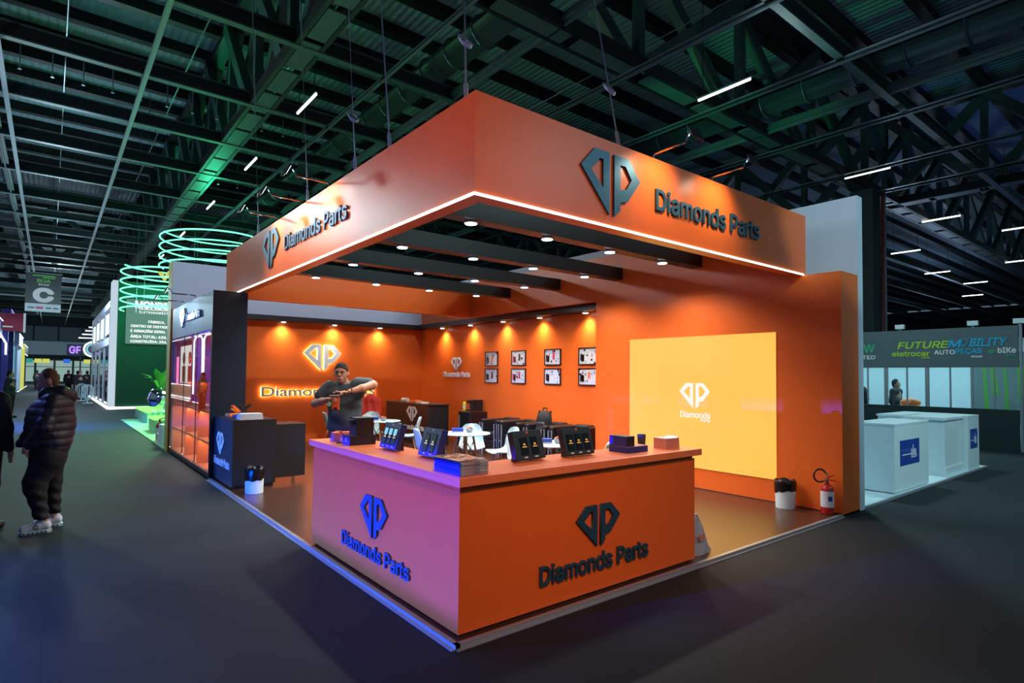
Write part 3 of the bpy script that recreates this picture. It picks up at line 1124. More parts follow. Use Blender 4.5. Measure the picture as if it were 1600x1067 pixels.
for i, x in enumerate((2.3, 3.55, 4.78)):
    lab = 'small downlight in the back wall pelmet, %s of three' % ('left', 'middle', 'right')[i]
    if pl0 is None:
        pl0 = thing('pelmet_downlight', lab, 'downlight', (x, 11.05, 2.93), group='downlights in the pelmets')
        MB().lathe([(.065, 0), (.065, -.018), (.055, -.02)], 18).build('ring', 'white_plastic', pl0)
        MB().cyl((0, 0, -.0205), (0, 0, -.026), .053, n=18).build('lens', 'lens_white', pl0)
    else:
        dup(pl0, (x, 11.05, 2.93), None, lab)
    lamp('pelmet_beam', 'SPOT', (x, 11.05, 2.895), (x, 11.10, 0), 110, (1.0, .88, .60), spot_size=2.3, spot_blend=1.0, shadow_soft_size=.09)
for i, y in enumerate((9.9, 8.6, 7.3, 6.05, 4.72)):
    dup(pl0, (5.99, y, 2.925), None, 'small downlight in the pelmet above the picture frames, %s' % ('farthest', 'second farthest', 'middle one of five', 'second nearest', 'nearest')[i])
    lamp('pelmet_beam', 'SPOT', (5.99, y, 2.89), (6.04, y, 0), 110, (1.0, .88, .60), spot_size=2.3, spot_blend=1.0, shadow_soft_size=.09)

# arm spotlights on the canopy
arm0 = None


def arm_build(name, lab, loc, rz, group):
    t = thing(name, lab, 'spotlight', loc, rz, group)
    MB().tube([(0, .0, -.008), (0, 0, .02), (.02, 0, .03), (.36, 0, .035), (.40, 0, .10), (.43, 0, .115)], .011, 8).build('arm', 'chrome', t)
    MB().obox((.475, 0, .075), (.13, .15, .022), (0, math.radians(64), 0)).build('head', 'black_plastic', t, bevel=.004)
    MB().obox((.4635, 0, .069), (.10, .12, .003), (0, math.radians(64), 0)).build('lens', 'flood_lens', t)
    return t


nm = ('nearest', 'middle', 'farthest')
for i, y in enumerate((3.38, 4.29, 5.27)):
    lab = 'arm spotlight on the left canopy face, %s of three' % nm[i]
    if arm0 is None:
        arm0 = arm_build('arm_spotlight', lab, (.42, y, 3.84), PI, 'arm spotlights on the canopy')
    else:
        dup(arm0, (.42, y, 3.84), PI, lab)
    lamp('arm_beam', 'SPOT', (-.02, y, 3.885), (.42, y-.05, 3.45), 60, (1.0, .92, .80), spot_size=1.9, spot_blend=.9, shadow_soft_size=.05)
for i, x in enumerate((2.54, 3.55)):
    dup(arm0, (x, .46, 3.84), -PI/2, 'arm spotlight on the front canopy face, %s' % ('between emblem and lettering', 'above the lettering')[i])
    lamp('arm_beam', 'SPOT', (x, .02, 3.885), (x, .46, 3.45), 42, (1.0, .84, .58), spot_size=1.9, spot_blend=.9, shadow_soft_size=.05)
for i, y in enumerate((8.7, 9.9)):
    dup(arm0, (.02, y, 3.06), PI, 'arm spotlight on the dark cabinet header, %s' % ('nearer one', 'farther one')[i])
    lamp('arm_beam', 'SPOT', (-.42, y, 3.11), (0, y, 2.72), 75, (.9, .95, 1.0), spot_size=1.7, spot_blend=.9, shadow_soft_size=.05)

# suspension cables
for i, (a, b, lp, lab) in enumerate((((.47, .66, 3.834), (1.9, 3.0, 9.0), .18, 'near the front corner of the canopy'),
                                     ((.47, 1.95, 3.834), (.9, 3.6, 9.0), 0, 'on the left canopy side, second from the corner'),
                                     ((.47, 2.75, 3.834), (.8, 4.2, 9.0), .1, 'on the left canopy side, third from the corner'),
                                     ((.47, 4.2, 3.834), (.6, 5.4, 9.0), 0, 'on the left canopy side, above the lettering'),
                                     ((.47, 6.4, 3.834), (.5, 7.4, 9.0), 0, 'on the left canopy side, above the emblem'),
                                     ((2.1, .52, 3.834), (2.9, 2.2, 9.0), .16, 'on the front canopy side, above the emblem'))):
    t = thing('suspension_cable', 'thin steel suspension cable '+lab, 'cable', a, group='cables holding the canopy')
    va, vb = Vector(a), Vector(b)
    MB().tube([a, va.lerp(vb, .5), b], .008, 6).build('wire', 'alu', t, world=True)
    MB().cyl(va.lerp(vb, .005), va.lerp(vb, .035), .018, n=8).build('turnbuckle', 'alu', t, world=True)
    if lp:
        q = va.lerp(vb, .13)
        mb = MB()
        for s in range(3):
            mb.tube([(q.x+.05*math.cos(2*PI*k/14)*(1+.1*s), q.y+.05*math.sin(2*PI*k/14)*(1+.1*s), q.z+.07*math.sin(2*PI*k/14)+.01*s) for k in range(14)], .006, 5, True)
        mb.build('coil', 'alu', t, world=True)

# yellow LED screen on the right wall
t = thing('led_screen', 'large glowing yellow screen with white emblem on the orange right wall', 'screen', (5.65, 2.08, .33))
MB().box(5.635, 5.6495, .828, 3.338, .33, 2.316).build('display', 'screen_yellow', t, world=True)
emblem('emblem', (5.634, 2.352, 1.222), (0, -1, 0), .533, .385, .002, 'screen_logo', t)
lettering('lettering', 'Diamonds', (5.634, 2.336, 1.078), (0, -1, 0), .52, .10, .002, 'screen_logo', t, bold=.02)
lettering('lettering', 'Parts', (5.634, 1.975, 1.028), (0, -1, 0), .16, .05, .002, 'screen_logo', t, bold=.02)
lamp('screen_spill', 'AREA', (5.60, 2.08, 1.32), (0, 2.08, 1.0), 22, (1.0, .46, .12), shape='RECTANGLE', size=2.4, size_y=1.9)

# glowing sign on the back wall
t = thing('halo_sign', 'backlit grey emblem and lettering glowing on the orange back wall', 'sign', (3.28, 11.17, 1.15))
emblem('emblem', (2.814, 11.132, 1.775), (1, 0, 0), .945, .635, .022, 'lettering_white', t)
emblem('emblem_glow', (2.822, 11.149, 1.780), (1, 0, 0), .929, .625, .012, 'halo', t)
lettering('lettering', 'Diamonds Parts', (1.85, 11.132, 1.147), (1, 0, 0), 2.848, .228, .022, 'lettering_white', t, bold=.02, font='serif')
lettering('lettering_glow', 'Diamonds Parts', (1.852, 11.149, 1.149), (1, 0, 0), 2.844, .224, .012, 'halo', t, bold=.01, font='serif')
# white sign on the side wall
t = thing('wall_sign', 'white emblem and lettering on the orange side wall beside the frames', 'sign', (6.113, 9.39, 1.64))
emblem('emblem', (6.111, 9.64, 1.815), (0, -1, 0), .50, .330, .015, 'lettering_white', t)
lettering('lettering', 'Diamonds Parts', (6.111, 10.004, 1.642), (0, -1, 0), 1.224, .140, .015, 'lettering_white', t, bold=.02)

# picture frames
pf = []
for r, z in enumerate((2.083, 1.684)):
    for c, y in enumerate((7.875, 6.87, 5.76, 4.755)):
        lab = 'black framed display of taken-apart phone parts, %s row, %s' % (('upper', 'lower')[r], ('leftmost', 'second from the left', 'third from the left', 'rightmost')[c])
        t = thing('picture_frame', lab, 'picture', (6.113, y, z), group='framed phone parts on the side wall')
        w, h, d = .248, .168, .03
        MB().box(-d, 0, -w, -w+.018, -h, h).box(-d, 0, w-.018, w, -h, h).box(-d, 0, -w, w, -h, -h+.018).box(-d, 0, -w, w, h-.018, h).build('frame', 'black_plastic', t)
        MB().box(-.014, 0, -w+.01, w-.01, -h+.01, h-.01).build('backing', 'paper_white', t)
        rr = random.Random(r*10+c)
        mb, mr = MB(), MB()
        for k in range(13):
            yy, zz = rr.uniform(-w+.04, w-.04), rr.uniform(-h+.03, h-.03)
            a, b = rr.choice(((.008, .012), (.014, .006), (.005, .03), (.018, .018), (.006, .006)))
            MB().box(-.02, -.014, yy-a, yy+a, zz-b, zz+b).build('phone_piece', 'phone_black', t)
        MB().box(-.022, -.014, .10, .155, -.10, .03).build('dark_board', 'phone_black', t)
        mr.box(-.022, -.014, -.06, -.005, -.07+.01*c, .09).build('battery', ('orange_card', 'brown_lam', 'red_sign', 'paper_white')[(c+r) % 4], t)
        MB().box(-.021, -.014, .155, .20, -.09, .05).build('screen_piece', ('brown_lam', 'red_sign', 'brown_lam', 'black_plastic')[c], t)
        pf.append(t)
# ================================================================== front counter
t = thing('front_counter', 'L-shaped orange counter with dark emblem and lettering at the front corner', 'counter', (.065, .075, .025))
def ell(x0, y0, xe, ye, w):
    return [(x0, y0), (xe, y0), (xe, y0+w), (x0+w, y0+w), (x0+w, ye), (x0, ye)]
MB().prism(ell(.065, .075, 2.64, 2.70, .47), .045, .955).build('body', 'orange', t, world=True)
MB().prism(ell(.085, .095, 2.60, 2.66, .43), .025, .045).build('plinth', 'black_lam', t, world=True)
MB().prism(ell(.075, .085, 2.62, 2.68, .45), .955, .985).build('shadow_gap', 'orange', t, world=True)
MB().prism(ell(.03, .03, 2.69, 2.735, .50), .985, 1.043).build('worktop', 'orange_lit', t, world=True, bevel=.003)
emblem('emblem', (.064, 1.54, .383), (0, -1, 0), .49, .332, .02, 'lettering_dark', t)
lettering('lettering', 'Diamonds Parts', (.064, 1.915, .205), (0, -1, 0), 1.22, .125, .02, 'lettering_dark', t, bold=.016)
emblem('emblem', (1.107, .074, .390), (1, 0, 0), .483, .315, .02, 'lettering_dark', t)
lettering('lettering', 'Diamonds Parts', (.745, .074, .203), (1, 0, 0), 1.205, .142, .02, 'lettering_dark', t, bold=.016)

# ================================================================== tall dark display cabinet at the aisle
X0, X1, Y0, Y1 = 0.0, .52, 7.13, 11.0
t = thing('display_cabinet', 'tall dark display cabinet with glass doors and orange shelves facing the aisle', 'cabinet', (X0, Y0, 0))
MB().box(X0, X1, Y0, Y0+.06, 0, 3.02).box(X0, X1, Y1-.06, Y1, 0, 3.02).box(X0+.48, X1, Y0+.06, Y1-.06, 0, 3.02).box(X0+.02, X1, Y0+.06, Y1-.06, 2.42, 3.02).box(X0+.02, X1-.04, Y0+.06, Y1-.06, 0, .10).build('carcass', 'navy_lam', t, world=True)
MB().box(X0, X0+.02, Y0+.0601, Y1-.0601, 2.40, 3.02).build('header', 'navy_lam', t, world=True)
MB().box(X0, X0+.02, Y0+.0601, Y1-.0601, 0, .105).build('kick_rail', 'navy_lam', t, world=True)
MB().box(X0+.465, X0+.479, Y0+.061, Y1-.061, .10, 2.42).box(X0+.03, X0+.465, Y0+.061, Y0+.07, .10, 2.42).box(X0+.03, X0+.465, Y1-.07, Y1-.061, .10, 2.42).box(X0+.03, X0+.465, Y0+.07, Y1-.07, .101, .11).build('lining', 'orange_lit', t, world=True)
for z in (.56, 1.06, 1.56, 2.02):
    MB().box(X0+.04, X0+.464, Y0+.071, Y1-.071, z-.03, z).build('shelf', 'orange_lit', t, world=True)
ds = [Y0+.065, 8.30, 9.52, Y1-.065]
for i in range(2):
    MB().box(X0+.04, X0+.46, ds[i+1]-.012, ds[i+1]+.012, .111, 2.41).build('divider', 'orange', t, world=True)
for i in range(3):
    d = MB().box(X0-.004, X0+.004, ds[i]+.006, ds[i+1]-.006, .11, 2.395).build('glass_door', 'cabinet_glass', t, world=True)
    MB().cyl((X0-.012, ds[i]+.06, .14), (X0-.004, ds[i]+.06, .14), .02, n=10).cyl((X0-.012, ds[i]+.06, 2.36), (X0-.004, ds[i]+.06, 2.36), .02, n=10).cyl((X0-.012, ds[i+1]-.06, .14), (X0-.004, ds[i+1]-.06, .14), .02, n=10).build('hinge', 'chrome', d, world=True)
for i in range(2):
    MB().box(X0-.007, X0+.006, ds[i+1]-.007, ds[i+1]+.007, .11, 2.395).build('door_seal', 'black_rubber', t, world=True)
lamp('cabinet_strip_light', 'AREA', (.24, 9.06, 2.40), (.30, 9.06, 0), 4, (1.0, .85, .66), shape='RECTANGLE', size=3.4, size_y=.2)
for z, pw in ((1.985, 4), (1.525, 8), (1.025, 36), (.525, 36)):
    lamp('cabinet_strip_light', 'AREA', (.10, 9.06, z), (.30, 9.06, z-.4), pw, (1.0, .95, .88), shape='RECTANGLE', size=3.5, size_y=.06)
emblem('emblem', (-.001, 10.05, 2.565), (0, -1, 0), .56, .375, .02, 'lettering_white', t)
lettering('lettering', 'Diamonds Parts', (-.001, 9.38, 2.665), (0, -1, 0), 1.31, .145, .02, 'lettering_white', t, bold=.016)

# ================================================================== reception desk
t = thing('reception_desk', 'dark reception desk with white emblem and lower side return', 'desk', (.07, 5.95, .025))
MB().box(.075, .67, 5.95, 7.125, .07, 1.012).build('body', 'black_lam', t, world=True)
MB().box(.11, .65, 5.98, 7.10, .025, .07).build('plinth', 'black_plastic', t, world=True)
MB().box(.068, .075, 5.95, 7.125, .05, 1.012).build('front_panel', 'navy_lam', t, world=True)
MB().box(.67, 1.16, 6.10, 6.13, .11, .915).build('side_return', 'black_lam', t, world=True)
MB().box(.67, 1.16, 6.13, 6.62, .885, .915).build('return_top', 'black_lam', t, world=True)
MB().box(1.13, 1.16, 6.58, 6.62, .025, .885).box(.67, .70, 6.58, 6.62, .025, .885).build('leg', 'black_plastic', t, world=True)
emblem('emblem', (.067, 6.925, .452), (0, -1, 0), .50, .335, .012, 'lettering_white', t)
lettering('lettering', 'Diamonds Parts', (.067, 7.06, .283), (0, -1, 0), .97, .125, .012, 'lettering_white', t, bold=.016)
# things on the desk
Z = 1.012
t = thing('staple_gun', 'orange hand tool standing on the dark reception desk', 'tool', (.30, 6.86, Z), .5)
MB().box(-.14, .14, -.05, .05, 0, .05).build('base', 'orange_paint', t, bevel=.006)
MB().bar((.1, 0, .05), (-.06, 0, .17), .05, .035).bar((-.07, 0, .12), (.1, 0, .04), .04, .03).build('lever', 'orange_paint', t)
t = thing('hand_clamp', 'black crossed hand tool beside the orange one on the dark desk', 'tool', (.34, 6.52, Z), .3)
MB().bar((-.10, 0, .015), (.12, 0, .19), .05, .03).bar((.10, .03, .015), (-.04, .03, .20), .045, .03).build('arms', 'black_plastic', t)
MB().box(-.14, .0, -.06, .06, 0, .045).build('foot', 'blue_box', t, bevel=.006)
t = thing('leaflet_stack', 'white stack of leaflets at the edge of the dark reception desk', 'leaflets', (.33, 6.10, Z))
for k in range(4):
    MB().box(-.16+.004*k, .16-.003*k, -.11, .11-.004*k, .022*k+.001, .022*k+.021).build('bundle', 'paper_white', t)

# ================================================================== bins
def bin_(lab, loc, low):
    t = thing('waste_bin', lab, 'bin', loc, 0, 'white bins with black liners')
    MB().lathe([(.112, 0), (.116, .004), (.124, .30), (.124, .31), (.117, .31), (.11, .03)], 32).build('bucket', 'white_lam', t, smooth=True)

    def wob(r, z, a, j):
        k = (j/6)
        return (r+.006*math.sin(9*a+j*1.7)*k+.004*math.sin(17*a+2.3*j), z+(low*math.cos(a-1.0)+.008*math.sin(7*a)) * max(0, 1-j/3)+.012*math.sin(5*a+j)*k)
    MB().lathe([(.127, .20), (.129, .24), (.131, .29), (.132, .325), (.126, .352), (.112, .360), (.100, .340), (.09, .30)], 40, wob=wob).build('liner', 'liner', t, smooth=True)
    return t
bin_('white bin with black liner in front of the dark reception desk', (.27, 5.55, .025), .02)
bin_('white bin with black liner against the orange wall under the screen', (5.46, .62, .025), -.03)

# ================================================================== fire extinguisher
t = thing('fire_extinguisher', 'red fire extinguisher on the floor at the end of the orange wall', 'fire extinguisher', (5.545, .14, .025))
MB().lathe([(.062, 0), (.072, .006), (.074, .02), (.074, .30), (.066, .335), (.045, .358), (.022, .368), (.022, .385)], 28).build('cylinder', 'red_paint', t, smooth=True)
lb = MB()
n = 26
vs = []
for k in range(n+1):
    a = PI*.62+k/n*PI*1.25
    for z in (.09, .285):
        vs.append((.0752*math.cos(a), .0752*math.sin(a), z))
lb.add(vs, [(2*k, 2*k+2, 2*k+3, 2*k+1) for k in range(n)])
lb.build('label', 'paper_white', t)
lb = MB()
vs = []
for k in range(9):
    a = PI*1.17+k/8*PI*.22
    for z in (.165, .225):
        vs.append((.0757*math.cos(a), .0757*math.sin(a), z))
lb.add(vs, [(2*k, 2*k+2, 2*k+3, 2*k+1) for k in range(8)])
lb.build('blue_symbol', 'sticker_blue', t)
MB().cyl((0, 0, .38), (0, 0, .425), .018, n=12).box(-.02, .02, -.012, .012, .41, .44).build('valve', 'chrome', t)
dx, dy = .78, -.62
MB().bar((-.02*dx, -.02*dy, .43), (.10*dx, .10*dy, .40), .022, .01).bar((-.02*dx, -.02*dy, .44), (.085*dx, .085*dy, .475), .022, .01).build('handle', 'red_paint', t)
pts = []
for k in range(19):
    a = -PI*.5+k/18*PI*1.35
    pts.append((-.09*dx-.075*math.cos(a)*dx, -.09*dy-.075*math.cos(a)*dy, .470+.075*math.sin(a)*1.05))
pts = [(-.015*dx, -.015*dy, .415), (-.05*dx, -.05*dy, .40)]+pts
MB().tube(pts, .011, 8).build('hose', 'black_rubber', t, smooth=True)
MB().tube([pts[0], pts[1]], .014, 8).tube([pts[-2], (pts[-1][0]+.03*dx, pts[-1][1]+.03*dy, pts[-1][2]-.03)], .014, 8).build('fitting', 'chrome', t)

# ================================================================== paper bag
bm = bmesh.new()
R0 = [(-.02, .0, .012), (.20, 0, .012), (.20, .13, .012), (-.02, .13, .012)]
prof = [(0, 0), (.10, -.015), (.22, -.012), (.33, .02), (.37, .055)]
vs = []
t = thing('carrier_bag', 'crumpled silver paper bag on the floor at the right end of the counter', 'bag', (2.73, .12, .025))
mb = MB()
sec = [(0, 0, .26, .13), (.12, .015, .24, .12), (.24, .03, .20, .09), (.33, .03, .15, .05), (.37, .02, .12, .02)]
n = 16
for (z, sh, w, d) in sec:
    for k in range(n):
        a = 2*PI*k/n
        c, s_ = math.cos(a), math.sin(a)
        e = .5
        px = math.copysign(abs(c)**e, c)*w/2+.13-(.26-w)*.42
        py = math.copysign(abs(s_)**e, s_)*d/2+.075+sh*.4
        j = .006*math.sin(5*a+z*40)
        vs.append((px+j, py+j, z))
fs = [(j*n+k, j*n+(k+1) % n, (j+1)*n+(k+1) % n, (j+1)*n+k) for j in range(len(sec)-1) for k in range(n)]
fs.append(tuple(range(n-1, -1, -1)))
fs.append(tuple(range((len(sec)-1)*n, len(sec)*n)))
mb.add(vs, fs).build('paper_body', 'silver_paper', t)
bm.free()
MB().add([(.22, .0, .0), (.30, .03, .01), (.255, .06, .10), (.25, .02, .03), (.22, .10, .0)], [(0, 1, 3), (1, 2, 3), (3, 2, 4), (0, 3, 4)]).build('torn_flap', 'silver_paper', t)
MB().box(.05, .13, -.0045, -.002, .14, .20).build('red_print', 'pink_paper', t)

# ================================================================== things on the counter
T = 1.043


def phone_display(lab, loc, rz, n, w, dark, tilt=.30):
    """a slanted dark case that shows n phones behind cut-outs, on a foot; local front faces -y"""
    t = thing('phone_display', lab, 'display stand', loc, rz, 'slanted phone displays on the counter')
    h, d = .225, .055
    R = Euler((-tilt, 0, 0)).to_matrix().to_4x4()
    up = Matrix.Translation((0, 0, .0175)) @ R
    MB().box(-w/2, w/2, 0, d, 0, h).xf(up).build('case', 'black_lam' if dark else 'blue_box', t, bevel=.004)
    MB().bar((-w*.3, .10, .0), (-w*.3, .095, .12), .012, .05).bar((w*.3, .10, .0), (w*.3, .095, .12), .012, .05).build('foot', 'black_plastic', t)
    for i in range(n):
        x = (i-(n-1)/2)*w*(.285 if n == 3 else .36)
        pw = w*(.23 if n == 3 else .25)
        z0, z1 = .035, .172+(.008 if not dark else 0)
        p = MB().box(x-pw/2, x+pw/2, -.004, 0, z0, z1).xf(up).build('phone', 'phone_black', t, bevel=.003)
        scr = MB().box(x-pw/2+.004, x+pw/2-.004, -.0052, -.0042, z0+.005, z1-.005).xf(up)
        if dark:
            scr.build('glass_face', 'phone_black', p)
        elif n == 3:
            scr.build('glass_face', 'dark_panel', p)
            MB().box(x-pw/2+.005, x+pw/2-.005, -.0058, -.0053, z0+.085, z1-.006).xf(up).build('lit_upper_face', 'cyan_led', p)
            MB().box(x-pw/2+.005, x+pw/2-.005, -.0058, -.0053, z0+.006, z0+.04).xf(up).build('green_lower_face', 'mondial_green', p)
        else:
            scr.build('glass_face', 'mondial_green', p)
        zc = z0+.06
        me_loc = up @ Vector((x-pw*.18, -.0062, zc+.014))
        me_loc += wloc(t)
        Uv = (R @ Vector((0, 0, 1)))
        root_rot = Matrix.Rotation(rz, 4, 'Z')
        e1 = emblem('emblem', tuple(up @ Vector((x-pw*.16, -.0062, zc+.012))), (1, 0, 0), pw*.32, pw*.22, .0008, 'phone_logo' if dark else 'screen_logo', p, world=False, U=tuple(Uv))
        MB().box(x-pw*.3, x+pw*.3, -.0062, -.0054, zc, zc+.006).xf(up).build('logo_line', 'phone_logo' if dark else 'screen_logo', p)
        MB().box(x-pw*.22, x+pw*.22, -.0012, -.0002, .014, .024).xf(up).build('caption_plate', 'paper_white', t)
    emblem('emblem', tuple(up @ Vector((-.014, -.0002, h-.028))), (1, 0, 0), .028, .019, .0008, 'orange_paint' if dark else 'paper_white', t, world=False, U=tuple(R @ Vector((0, 0, 1))))
    return t


phone_display('blue phone display with three bright cyan phones on the counter', (.285, 1.55, T), -PI/2, 3, .295, False)
phone_display('blue phone display with two green phones behind the magazines', (.315, .93, T), -PI/2, 2, .275, False)
phone_display('charcoal phone display with two dark phones, nearest the magazine stack', (.89, .325, T), math.radians(5), 2, .315, True)
phone_display('charcoal phone display with three dark phones in a row', (1.39, .295, T), math.radians(2), 3, .335, True)

t = thing('gift_box', 'flat black and blue box under a tall one, far end of the counter', 'box', (.27, 2.09, T))
MB().box(-.125, .13, -.085, .085, 0, .088).build('body', 'black_lam', t, bevel=.002)
MB().box(-.1262, -.125, -.085, .085, 0, .088).build('blue_side', 'blue_box', t)
emblem('emblem', (-.1265, .015, .045), (0, -1, 0), .03, .02, .0006, 'lettering_white', t, world=False)
MB().box(-.1268, -.1262, -.025, .025, .032, .037).build('logo_line', 'lettering_white', t)
t = thing('gift_box', 'tall black and blue box on top of the flat one', 'box', (.285, 2.09, T+.088))
MB().box(-.075, .095, -.08, .08, 0, .163).build('body', 'black_lam', t, bevel=.002)
MB().box(-.0762, -.075, -.08, .08, 0, .163).build('blue_side', 'blue_box', t)
MB().box(-.115, -.076, -.03, .05, .135, .142).box(-.09, -.076, -.03, .05, .10, .142).build('flap', 'black_plastic', t)
t = thing('card_stack', 'stack of purple and orange cards at the far end of the counter', 'cards', (.25, 2.42, T))
for k in range(5):
    MB().box(-.11+.002*k, .10, -.04, .04, .018*k+.0005, .018*k+.0175).build('cards_layer', 'purple_card' if k < 4 else 'orange_card', t)
t = thing('card_fan', 'curled strip of small cards leaning between the card stack and box', 'cards', (.155, 2.25, T))
mb = MB()
for k in range(9):
    a = k/8*1.9-.3
    mb.obox((.04*math.cos(a)-.02, .0, .06+.055*math.sin(a)), (.004, .05, .045), (0, -a, 0))
mb.build('fanned_cards', 'pink_paper', t)
MB().box(-.03, .04, -.03, .03, 0, .012).build('holder', 'black_plastic', t)

# magazines, each one its own
for k in range(17):
    top = k == 16
    lab = 'topmost magazine of the counter stack, its printed cover skewed' if top else ('magazine in the counter stack, second from the top' if k == 15 else 'magazine with blue spine in the stack at the counter corner')
    sh = (rng.uniform(-.004, .004), rng.uniform(-.004, .004)) if k < 15 else (rng.uniform(-.02, .01), .02)
    t = thing('magazine', lab, 'magazine', (.185+sh[0], .24+sh[1], T+k*.0059), rng.uniform(-.02, .02) if k < 15 else (.06 if top else -.12), 'magazines stacked at the counter corner')
    MB().box(-.112, .112, -.158, .158, .0005, .0052).build('pages', 'page_edges', t)
    MB().box(-.1155, -.112, -.159, .159, .0002, .0056).build('spine', 'blue_paper', t)
    MB().box(-.1125, .1125, -.159, .159, .0052, .0057).build('cover', 'magazine_cover', t)

t = thing('gift_box', 'low dark violet box lying with its lid box on the right wing', 'box', (1.98, .30, T))
MB().box(-.14, .145, -.10, .10, 0, .05).build('tray', 'blue_box', t, bevel=.002)
MB().box(-.135, .14, -.094, .094, .05, .054).build('lining', 'pink_paper', t)
t = thing('gift_box', 'square black box standing on the low violet box', 'box', (1.895, .30, T+.054))
MB().box(-.052, .055, -.095, .095, 0, .088).build('body', 'black_lam', t, bevel=.002)
MB().box(-.0535, -.052, -.095, .095, 0, .088).build('violet_side', 'blue_box', t)
t = thing('drink_cup', 'small bluish cup behind the violet box on the counter', 'cup', (2.36, .46, T))
MB().lathe([(.03, 0), (.034, .004), (.04, .10), (.04, .112), (.036, .115)], 24).build('body', 'grey_cloth', t, smooth=True)
MB().lathe([(.0335, .012), (.0365, .05)], 24).build('band', 'sticker_blue', t)
t = thing('leaflet_stack', 'stack of pinkish leaflets near the right end of the counter', 'leaflets', (2.46, .25, T))
for k in range(5):
    MB().box(-.10, .10-.002*k, -.07, .07, .019*k+.0005, .019*k+.0185).build('leaflet_layer', 'pink_paper', t)
MB().add([(-.10, -.07, .096), (.06, -.07, .094), (.10, -.06, .108), (.10, .07, .106), (.06, .07, .094), (-.10, .07, .096)], [(0, 1, 4, 5), (1, 2, 3, 4)]).build('top_sheet', 'paper_white', t, solid=.001)

# ================================================================== chairs, tables
def shell_mesh():
    prof = [(.225, .425), (.20, .438), (.12, .428), (.02, .42), (-.08, .425), (-.15, .45), (-.195, .51), (-.215, .58), (-.232, .66), (-.25, .74), (-.268, .80), (-.275, .825)]
    wid = [.19, .215, .225, .23, .228, .22, .21, .20, .19, .175, .14, .08]
    n = 12
    vs, fs = [], []
    for (y, z), w in zip(prof, wid):
        back = max(0, min(1, (z-.44)/.15))
        for i in range(n+1):
            u = -1+2*i/n
            lift = .035*abs(u)**2.5*(1-back)
            wrap = .055*u*u*back
            vs.append((u*w, y+wrap, z+lift))
    for j in range(len(prof)-1):
        for i in range(n):
            a = j*(n+1)+i
            fs.append((a, a+1, a+n+2, a+n+1))
    return MB().add(vs, fs)


def chair_root(lab, loc, rz):
    t = thing('shell_chair', lab, 'chair', loc, rz, 'white shell chairs around the tables')
    o = shell_mesh().build('shell', 'white_plastic', t, smooth=True, solid=.012, sub=1)
    for sx in (-1, 1):
        for sy in (-1, 1):
            MB().cyl((sx*.11, sy*.10, .41), (sx*.21, sy*.20-.0, 0), .014, .010, n=10).build('leg', 'wood_leg', t, smooth=True)
    mb = MB()
    for sx in (-1, 1):
        mb.cyl((sx*.14, -.13, .31), (sx*.135, .125, .30), .004, n=6).cyl((-.12, sx*.115, .37), (.17, sx*.165, .17), .004, n=6).cyl((.12, sx*.115, .37), (-.17, sx*.165, .17), .004, n=6)
        mb.cyl((sx*.11, -.10, .41), (sx*.11, .10, .41), .006, n=6)
    mb.build('wire_brace', 'black_plastic', t)
    return t


chair0 = None
CH = [((3.64, 5.10), (-.55, -.84), 'white shell chair behind the middle round table, facing the counter'),
      ((3.74, 4.36), (-1, .1), 'white shell chair right of the middle round table, seen from its side'),
      ((2.79, 5.06), (1, -.25), 'white shell chair left of the middle round table, mostly hidden by a display'),
      ((3.62, 7.32), (-.85, .45), 'white shell chair in front of the rear table, its back turned'),
      ((3.30, 8.30), (-.2, -1), 'white shell chair behind the rear table, showing only its rim'),
      ((3.60, 9.02), (-.6, -.8), 'white shell chair with the red jacket near the back wall'),
      ((2.98, 9.50), (1, -.2), 'white shell chair left of the standing man, turned to the right'),
      ((3.36, 3.36), (.3, -.95), 'white shell chair behind the dark two-phone display'),
      ((3.62, 2.28), (-.5, .85), 'white shell chair right of the front table, behind the violet box')]
for (x, y), (fx, fy), lab in CH:
    rz = math.atan2(fy, fx)-PI/2
    if chair0 is None:
        chair0 = chair_root(lab, (x, y, .025), rz)
    else:
        dup(chair0, (x, y, .025), rz, lab)


def table_root(lab, loc):
    t = thing('round_table', lab, 'table', loc, .3, 'white round tables in the stand')
    MB().lathe([(.385, .722), (.40, .728), (.40, .738), (.395, .742)], 48).build('tabletop', 'white_plastic', t, smooth=True)
    for k in range(4):
        a = PI/4+k*PI/2
        MB().cyl((.12*math.cos(a), .12*math.sin(a), .722), (.25*math.cos(a), .25*math.sin(a), 0), .019, .014, n=12).build('leg', 'wood_leg', t, smooth=True)
    mb = MB()
    for k in range(4):
        a, b = PI/4+k*PI/2, PI/4+(k+1)*PI/2
        mb.cyl((.14*math.cos(a), .14*math.sin(a), .62), (.21*math.cos(b), .21*math.sin(b), .28), .005, n=6)
        mb.cyl((.14*math.cos(b), .14*math.sin(b), .62), (.21*math.cos(a), .21*math.sin(a), .28), .005, n=6)
    mb.build('wire_brace', 'black_plastic', t)
    return t


